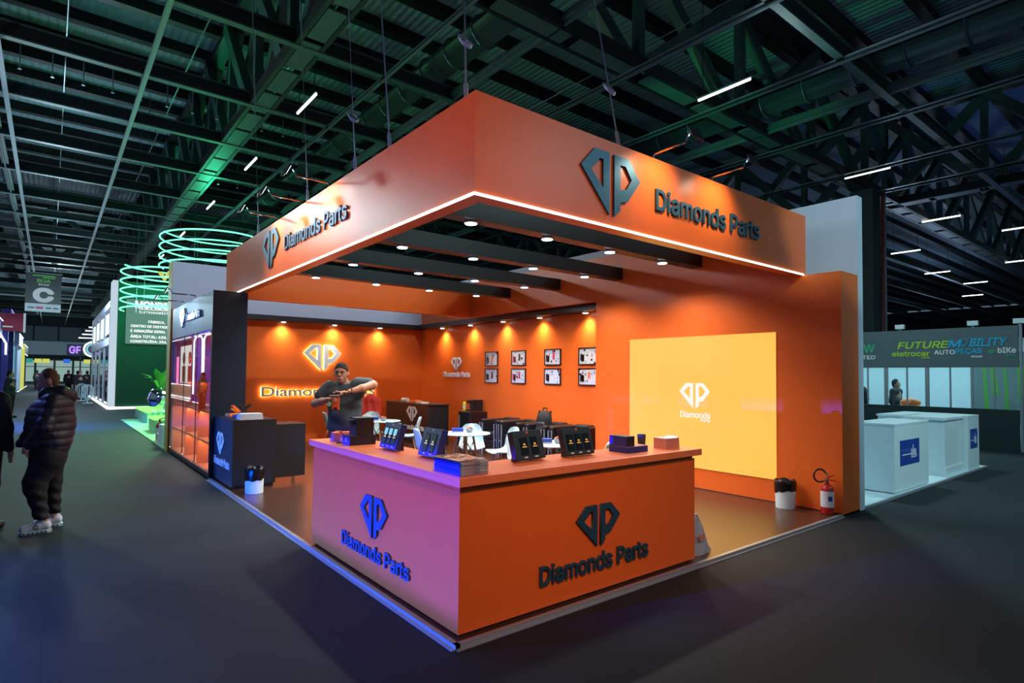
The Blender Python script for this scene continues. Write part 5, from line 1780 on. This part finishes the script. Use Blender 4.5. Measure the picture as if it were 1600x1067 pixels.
MB().box(-4.7, -4.3, 34.3, 41.2, .05, .95).build('front_bar', 'cream_card', t, world=True)
MB().tube([(-4.28, 34.3, .95), (-4.28, 41.2, .95)], .05, 6).tube([(-4.28, 34.3, .2), (-4.28, 41.2, .2)], .05, 6).build('neon_edge', 'neon_white', t, world=True)
lettering('lettering', 'cooking', (-4.18, 35.0, 3.85), (0, 1, 0), 3.2, .6, .03, 'sign_white', t, bold=.02)

# far left stands that the picture shows directly
t = led_booth('exhibition_stand', 'deep blue stand with red header sign far on the left of the aisle', -9, -4.0, 45.5, 53, 5.6, 'blue_facade', 'neon_purple')
MB().box(-8.5, -3.4, 45.0, 45.5, 4.2, 5.3).build('red_header', 'red_sign', t, world=True)
MB().box(-4.5, -3.9, 44.97, 44.99, 4.42, 4.50).build('small_print', 'banner_glow_white', t, world=True)
MB().box(-3.4, -3.3, 44.95, 45.5, 4.15, 5.35).build('pale_edge', 'banner_glow_white', t, world=True)
MB().tube([(-5.0, 45.2, .2), (-5.0, 45.2, 3.4), (-4.8, 45.2, 3.8), (-4.4, 45.2, 3.8), (-4.2, 45.2, 3.4), (-4.2, 45.2, 2.7)], .06, 6).build('neon_loop', 'neon_white', t, world=True)
MB().box(-6.2, -5.2, 45.3, 45.42, .3, 2.8).build('lit_panel', 'neon_pink', t, world=True)
t = led_booth('exhibition_stand', 'pale stand with tall white edges on the left of the aisle', -9, -3.9, 56, 64, 4.6, 'white_wall', 'neon_white')
MB().box(-5.6, -4.2, 55.8, 55.95, .2, 3.6).build('lit_panel', 'cyan_led', t, world=True)
t = led_booth('exhibition_stand', 'dark stand with a yellow post farthest on the left of the aisle', -9, -3.9, 67, 78, 4.2, 'grey_panel', 'neon_white')
MB().box(-4.1, -3.85, 66.6, 66.9, 0, 4.2).build('yellow_post', 'yellow_glow', t, world=True)
MB().box(-6.6, -4.4, 66.7, 66.8, .2, 3.4).build('lit_panel', 'yellow_glow', t, world=True)

# ================================================================== green stand behind the orange one
t = thing('exhibition_stand', 'dark green stand with big white lettering and a lit strip along its foot', 'exhibition stand', (.3, 28.3, 0))
MB().box(.30, 9, 28.3, 28.6, .0, 5.8).build('front_wall', 'mondial_green', t, world=True)
MB().box(.10, .30, 28.25, 29.4, .0, 5.8).build('white_edge', 'edge_glow', t, world=True)
MB().box(.02, 9, 28.22, 28.29, .02, .12).box(.02, .09, 28.22, 44, .02, .12).build('foot_strip', 'neon_white', t, world=True)
MB().box(.62, 4.2, 28.22, 28.3, 2.97, 5.0).build('text_panel', 'sign_green', t, world=True)
MB().box(.62, 4.2, 28.205, 28.22, 2.97, 4.35).build('lower_panel', 'sign_green', t, world=True)
lettering('lettering', 'MONDIAL', (.95, 28.20, 4.60), (1, 0, 0), 1.72, .34, .02, 'sign_white', t, bold=.045)
MB().box(1.1, 3.1, 28.19, 28.2, 4.55, 4.58).build('line', 'sign_white', t, world=True)
lettering('lettering', 'ELETRODOMÉSTICOS', (1.12, 28.20, 4.38), (1, 0, 0), 1.5, .13, .02, 'sign_white', t, bold=.02, spacing=1.25)
for s, x, z, w, h in (('FÁBRICA,', 1.48, 3.92, .66, .17), ('CENTRO DE DISTRIBUIÇÃO', .80, 3.70, 1.95, .17), ('E ARMAZÉM GERAL -', .80, 3.50, 1.5, .16), ('ÁREA TOTAL: 620.000', .80, 3.24, 1.75, .17), ('CONSTRUÍDA: 256.000', .80, 3.03, 1.75, .15)):
    lettering('lettering', s, (x, 28.19, z), (1, 0, 0), w, h, .02, 'sign_white', t, bold=.03, res=2)
# glass side of the green stand along the aisle
t = thing('exhibition_stand', 'glass fronted stand along the right of the aisle with white lit bands', 'exhibition stand', (.2, 36, 0))
MB().box(.25, 6, 29.6, 44, 0, .1).build('platform', 'grey_panel', t, world=True)
for y in (30, 33.5, 37, 40.5, 44):
    MB().box(.12, .24, y-.06, y+.06, .1, 4.9).build('post', 'alu', t, world=True)
MB().box(.1, .26, 29.6, 44, 2.95, 3.3).box(.1, .26, 29.6, 44, 4.7, 5.0).build('rail', 'white_wall', t, world=True)
for y0_ in (30.1, 33.6, 37.1, 40.6):
    MB().box(.17, .18, y0_, y0_+3.3, .12, 2.95).build('pane', 'clear_glass', t, world=True)
    MB().box(.14, .16, y0_+.5, y0_+2.6, 3.5, 4.5).build('lit_sign', 'sign_white', t, world=True)
MB().box(2.6, 2.8, 29.6, 44, .1, 4.6).build('inner_wall', 'dark_panel', t, world=True)
sb = MB()
for z in (.7, 1.15, 1.6, 2.05):
    sb.box(2.2, 2.6, 29.8, 43.8, z, z+.05)
sb.build('shelf_board', 'neon_white', t, world=True)
MB().box(2.15, 2.2, 31, 36, .9, 1.1).build('pink_band', 'neon_pink', t, world=True)
lamp('stand_inner_light', 'AREA', (1.4, 36, 4.4), (1.4, 36, 0), 160, (.8, .9, 1.0), shape='RECTANGLE', size=2, size_y=12)
egg0 = None
for k, (x, y) in enumerate(((-.55, 38.4), (-.40, 35.2))):
    lab = 'white egg-shaped wire chair in front of the glass stand, %s one' % ('farther', 'nearer')[k]
    if egg0 is None:
        egg0 = thing('egg_chair', lab, 'chair', (x, y, 0), .4, 'egg-shaped chairs by the glass stand')
        egg0.scale = (.8, .8, .8)
        mb = MB()
        for q in range(8):
            a = q/8*PI
            mb.tube([(.34*math.sin(u)*math.cos(a)*(1-.25*math.cos(u)), .34*math.sin(u)*math.sin(a)*(1-.25*math.cos(u)), .72-.52*math.cos(u)) for u in [2*PI*k_/18 for k_ in range(18)]], .012, 5, True)
        mb.build('wire_shell', 'white_plastic', egg0)
        MB().cyl((0, 0, 0), (0, 0, .03), .3, n=20).cyl((0, 0, .03), (0, 0, .22), .03, n=10).build('foot', 'white_plastic', egg0)
    else:
        dup(egg0, (x, y, 0), 1.2, lab)
t = thing('neon_sign', 'round white neon letter sign on the right of the aisle', 'sign', (.55, 52, 3.4))
MB().tube([(.55*math.cos(a), 0, .0+.55*math.sin(a)) for a in [2*PI*k/28 for k in range(28)]], .07, 6, True).build('ring', 'neon_white', t)
MB().tube([(.38*math.cos(a), -.1, .38*math.sin(a)) for a in [PI*.25+k/14*PI*1.5 for k in range(15)]], .06, 6).build('letter', 'cyan_led', t)
for k in range(4):
    MB().tube([(-.9+.2*k, 0, .85+.28*k), (.8, 0, .85+.28*k)], .05, 6).build('bar', 'neon_white', t)
MB().box(-.05, .05, .1, .2, -3.4, 1.8).build('mast', 'grey_panel', t)
t = thing('neon_sign', 'violet neon letters on a sign far on the right of the aisle', 'sign', (-.45, 55, 2.9))
lettering('lettering', 'GF', (-.85, 54.9, 3.1), (1, 0, 0), .75, .6, .05, 'neon_purple', t, bold=.02)
MB().box(-.55, .5, .02, .12, .0, .95).box(.3, .4, .02, .12, -2.9, 0).build('backing', 'grey_panel', t)

# green ring lights over the next stand
def ring_light(lab, c, r, z0, z1, turns, ph):
    t = thing('ring_light', lab, 'neon light', (c[0], c[1], z0))
    n = int(turns*40)
    pts = [(r*math.cos(ph+2*PI*turns*k/n), r*math.sin(ph+2*PI*turns*k/n), (z1-z0)*k/n) for k in range(n+1)]
    MB().tube(pts, .032, 6).build('neon_tube', 'neon_green', t)
    w = MB()
    for a in (0, 2.1, 4.2):
        w.tube([(r*math.cos(a), r*math.sin(a), 0), (r*math.cos(a), r*math.sin(a), 13.19-z0)], .01, 5)
    w.build('wire', 'pipe_steel', t)
    lamp('ring_glow', 'POINT', (c[0], c[1], (z0+z1)/2), None, 140, (.05, 1.0, .45), t, shadow_soft_size=.8)


ring_light('lower spiral of green neon above the big white lettering', (1.62, 26.0), 1.42, 4.30, 6.3, 5, 2.6)
ring_light('larger upper spiral of green neon above the neighbouring stand', (3.62, 26.0), 2.05, 6.35, 8.05, 4, 2.6)
t = thing('hanging_sign', 'small hanging sign with a yellow mark inside the green spiral', 'sign', (1.78, 25.9, 5.6))
MB().add([(-.3, 0, .45), (-.05, 0, .40), (.0, 0, .0), (.28, 0, .5), (.12, 0, .5), (-.02, 0, .25)], [(0, 2, 5, 1), (2, 3, 4, 5)]).build('yellow_mark', 'yellow_glow', t, solid=.03)
MB().lathe([(.02, 0), (.2, .08), (.24, .25), (.2, .42), (.02, .5)], 16, (.65, 0, 0)).build('white_mark', 'sign_white', t, smooth=True)

# lime lit platform of the next stand
struct('floor_neighbour', MB().box(-.02, 8, 11.62, 21.4, 0, .03), 'lime_floor', 'pale floor of the neighbouring stand under green light', 'floor')
lamp('green_wash', 'AREA', (1.6, 17.5, 3.6), (1.2, 16.5, 0), 480, (.45, 1.0, .48), shape='DISK', size=1.5)
lamp('green_wash', 'SPOT', (1.5, 24.0, 5.5), (2.0, 28.3, 1.5), 380, (.1, 1.0, .55), spot_size=2.0, spot_blend=.8, shadow_soft_size=.4)
for (x0, x1, y0_, y1_, h, lab, nm_) in ((.50, 3.2, 19.0, 22.4, .36, 'long lime display plinth with a lit edge on the neighbouring stand', 'display_plinth'), (.27, 1.3, 15.4, 16.6, .38, 'shorter lime display plinth in front of the long one', 'display_plinth')):
    t = thing(nm_, lab, 'plinth', (x0, y0_, .03))
    MB().box(x0, x1, y0_, y1_, .03, h).build('body', 'lime_floor', t, world=True)
    MB().box(x0-.02, x1, y0_-.02, y1_, h, h+.05).build('lit_edge', 'neon_lime', t, world=True)
t = thing('display_cube', 'white cube by the corner of the neighbouring stand', 'plinth', (.02, 12.2, .03))
MB().box(.0, .5, .0, .5, 0, .46).build('body', 'white_lam', t, bevel=.004)
MB().box(.0, .3, .52, .8, 0, .22).build('low_step', 'white_lam', t)
t = thing('fire_extinguisher', 'small red fire extinguisher by the white cube of the neighbouring stand', 'fire extinguisher', (.14, 13.5, .03))
MB().lathe([(.07, 0), (.08, .02), (.08, .36), (.05, .42), (.025, .44), (.02, .5)], 20).build('cylinder', 'red_paint', t, smooth=True)
MB().lathe([(.081, .10), (.081, .30)], 20).build('label', 'paper_white', t, smooth=True)
MB().bar((-.02, 0, .5), (.1, 0, .54), .02, .02).build('handle', 'black_plastic', t)
t = thing('potted_plant', 'green leafy plant in a round dark pot on the long lime plinth', 'plant', (.98, 19.7, .41))
MB().lathe([(.10, 0), (.36, .14), (.42, .40), (.34, .66), (.22, .74), (.2, .7)], 24).build('pot', 'chrome', t, smooth=True)
lf = MB()
for k in range(11):
    a, tl = k*2.4, .45+.5*rng.random()
    p0 = Vector((.08*math.cos(a), .08*math.sin(a), .70))
    p1 = p0+Vector((.62*math.cos(a)*tl, .62*math.sin(a)*tl, .25+.55*rng.random()))
    s_ = Vector((-math.sin(a), math.cos(a), 0))*(.09+.05*rng.random())
    m_ = p0.lerp(p1, .55)+Vector((0, 0, .16))
    lf.add([p0, m_-s_, p1, m_+s_, m_+Vector((0, 0, -.02))], [(0, 1, 4), (1, 2, 4), (2, 3, 4), (3, 0, 4)])
lf.build('leaves', 'leaf', t, solid=.006)
t = thing('shell_chair', 'white chair at the edge of the neighbouring stand beside the plant', 'chair', (.72, 17.7, .03), 1.9)
MB().tube([(-.2, -.2, 0), (-.18, -.16, .44)], .015, 6).tube([(.2, -.2, 0), (.18, -.16, .44)], .015, 6).tube([(-.2, .2, 0), (-.18, .16, .44)], .015, 6).tube([(.2, .2, 0), (.18, .16, .44)], .015, 6).build('legs', 'white_plastic', t)
shell_mesh().build('shell', 'white_plastic', t, smooth=True, solid=.012)

# ================================================================== stand on the right with white counters
struct('floor_right', MB().box(6.34, 12.25, 0.03, 4.2, 0, .03), 'white_lam', 'pale raised floor with white counters at the right', 'floor')
struct('trim_8', MB().box(6.34, 12.26, 0.0, .03, 0, .032), 'alu', 'metal edge of the pale floor at the right', 'floor edging')


pm('sticker_pale', (70, 104, 170), .4)


def sticker(t, x, y, z, w, h):
    MB().box(x, x+w, y-.003, y-.0005, z, z+h).build('sticker', 'sticker_blue', t, world=True, bevel=.001)
    wb = MB()
    for k in range(9):
        wb.box(x+w*(.10+.046*k), x+w*(.122+.046*k), y-.005, y-.0035, z+h*(.52 if k % 3 else .50), z+h*.66)
    wb.build('faint_word', 'sticker_pale', t, world=True)
    MB().box(x+w*.10, x+w*.55, y-.005, y-.0035, z+h*.40, z+h*.44).build('line', 'lettering_white', t, world=True)
    hb = MB()
    for k in range(4):
        hb.box(x+w*(.56+.07*k), x+w*(.60+.07*k), y-.005, y-.0035, z+h*.25, z+h*(.62-.04*(k % 2)))
    hb.box(x+w*.55, x+w*.86, y-.005, y-.0035, z+h*.30, z+h*.36).box(x+w*.64, x+w*.67, y-.005, y-.0035, z+h*.6, z+h*.78)
    hb.build('drawn_mark', 'lettering_white', t, world=True)


t = thing('white_counter', 'white box counter with a blue sticker nearest the orange wall', 'counter', (7.58, .06, .03))
MB().box(7.58, 9.06, .065, .62, .045, 1.01).build('body', 'white_lam', t, world=True)
MB().box(7.575, 9.065, .06, .625, 1.01, 1.04).build('worktop', 'white_lam', t, world=True)
MB().box(7.62, 9.02, .10, .58, .03, .045).build('plinth', 'grey_panel', t, world=True)
sticker(t, 7.80, .065, .41, .83, .375)
t = thing('white_counter', 'white open counter with a stepped base in the middle of the right stand', 'counter', (10.1, .09, .03))
MB().box(10.12, 11.08, .12, .62, .17, .985).build('body', 'white_lam', t, world=True)
MB().box(10.08, 11.12, .09, .72, .985, 1.03).build('worktop', 'white_lam', t, world=True)
MB().box(10.09, 11.1, .095, .70, .03, .17).build('base_step', 'white_lam', t, world=True)
t = thing('white_counter', 'white L-shaped counter with a small blue sticker at the far right', 'counter', (11.13, .03, .03))
MB().box(11.13, 11.86, .035, 1.25, .03, 1.00).box(10.4, 11.13, .85, 1.25, .03, 1.0).build('body', 'white_lam', t, world=True)
MB().box(11.125, 11.87, .03, 1.26, 1.00, 1.03).box(10.35, 11.125, .83, 1.26, 1.0, 1.03).build('worktop', 'white_lam', t, world=True)
sticker(t, 11.28, .035, .42, .46, .36)

# glazed wall with the printed header
t = thing('glazed_partition', 'long partition with printed grey header, glass band and dark lower panels', 'partition', (15.9, 4, 0))
yA, yB = .16, 9.0
MB().box(15.9, 15.96, yA, yB, 2.0, 3.0).build('header', 'grey_panel', t, world=True)
MB().box(15.9, 15.96, yA, yB, 0, .985).build('lower_panel', 'dark_panel', t, world=True)
MB().box(15.88, 15.96, yA-.07, yA-.02, 0, 3.02).build('post', 'alu', t, world=True)
for y in (2.0, 2.95, 3.9, 5.9, 7.9):
    MB().box(15.90, 15.98, y-.04, y+.04, .985, 2.0).build('post', 'alu', t, world=True)
for y in (.62, 1.05, 1.5, 2.45, 3.4):
    MB().box(15.90, 15.95, y-.015, y+.015, .985, 2.0).build('glazing_bar', 'alu', t, world=True)
MB().box(15.925, 15.935, yA+.04, yB, .985, 2.0).build('glass_band', 'clear_glass', t, world=True)
for s, y, z, w, h, m_, sl in (('FUTURE', 2.66, 2.50, 1.11, .185, 'yellow_light_tint2', .25), ('M', 1.535, 2.515, .25, .19, 'cyan_print', .25), ('BILITY', 1.10, 2.52, .70, .20, 'cyan_print', .25), ('eletrocar', 2.79, 2.30, .87, .14, 'yellow_light_tint2', 0), ('show', 2.11, 2.235, .19, .06, 'yellow_light_tint2', 0),
                              ('AUTO', 1.83, 2.335, .44, .115, 'lettering_white', 0), ('PEÇAS', 1.377, 2.315, .54, .16, 'cyan_print', 0), ('show', 1.062, 2.245, .23, .06, 'lettering_white', 0), ('e·', .715, 2.34, .16, .09, 'green_print', 0), ('bIKe', .54, 2.345, .34, .135, 'lettering_white', 0), ('show', .387, 2.25, .18, .06, 'green_print', 0),
                              ('W', 3.495, 2.42, .29, .24, 'green_print', 0), ('TED', 3.525, 2.235, .33, .11, 'lettering_white', 0)):
    if m_ not in M:
        pm(m_, {'yellow_light_tint2': (168, 208, 62), 'cyan_print': (30, 165, 212), 'green_print': (50, 170, 120)}[m_], .5)
    lettering('lettering', s, (15.897, y, z), (0, -1, 0), w, h, .006, m_, t, bold=.026, shear=sl)
MB().tube([(15.893, 1.185+.06*math.cos(a)-.25*.08*math.sin(a), 2.61+.08*math.sin(a)) for a in [2*PI*k/16 for k in range(16)]], .012, 5, True).build('round_mark', 'cyan_print', t, world=True)
cl0 = None
for k, y in enumerate((2.6, 1.02, .14)):
    lab = 'small white spotlight clamped on the printed header, %s' % ('left one', 'middle one', 'right one')[k]
    if cl0 is None:
        cl0 = thing('clamp_light', lab, 'spotlight', (15.93, y, 3.0), 0, 'clamp lights on the printed header')
        MB().box(-.05, .05, -.11, .11, .04, .16).build('head', 'white_lam', cl0, bevel=.01)
        MB().box(-.02, .02, -.02, .02, 0, .04).build('clamp', 'alu', cl0)
    else:
        dup(cl0, (15.93, y, 3.0), None, lab)
struct('wall_room', MB().box(19.5, 19.6, -.5, 10, 0, 2.9), 'white_wall', 'pale back wall of the room behind the glass band', 'wall')
struct('trim_9', MB().box(15.98, 19.5, -.5, 10, 0, .02), 'grey_panel', 'floor of the room behind the glass band', 'floor')
lamp('room_light', 'AREA', (17.6, 3.5, 2.8), (17.6, 3.5, 0), 170, (.48, .95, .97), shape='RECTANGLE', size=2.0, size_y=6)
figure('person in dark clothes behind the glass band, left one of two', (17.0, 4.1, .02), YAW+2.6, 'trousers_black', 'trousers_black', 'hair_dark', 1.7, .03)
figure('person with long dark hair behind the glass band, right of the other one', (17.0, 3.05, .02), YAW+.6, 'navy_cloth', 'trousers_black', 'hair_dark', 1.66, .03)
t = thing('orange_ball', 'orange round cushion just behind the glass band', 'cushion', (16.3, 2.5, .925))
skin('cushion', [('e', (0, 0, .12), (.18, .25, .14))], 'orange_paint', t, res=.03)
t = thing('side_table', 'pale table behind the glass band under the orange cushion', 'table', (16.3, 2.2, .02))
MB().box(-.25, .35, -.6, .8, .82, .88).build('top', 'white_lam', t)
for sx in (-.2, .3):
    for sy in (-.5, .7):
        MB().box(sx-.02, sx+.02, sy-.02, sy+.02, 0, .82).build('leg', 'alu', t)
t = thing('poster', 'blue poster with bright green streaks behind the glass at the far right', 'poster', (19.48, 1.2, 1.5))
MB().box(-.02, 0, -.8, .7, -1.0, 1.0).build('sheet', 'grey_panel', t)
st_ = MB()
for k, (ya, w, dz) in enumerate(((.42, .07, -.7), (.25, .10, -.2), (-.05, .06, -.85), (-.35, .12, -.3))):
    st_.add([(-.025, ya, .95), (-.025, ya-w, .95), (-.025, ya-w*1.5-.06, dz), (-.025, ya-.05, dz-.1)], [(0, 1, 2, 3)])
st_.build('green_streaks', 'leaf', t)
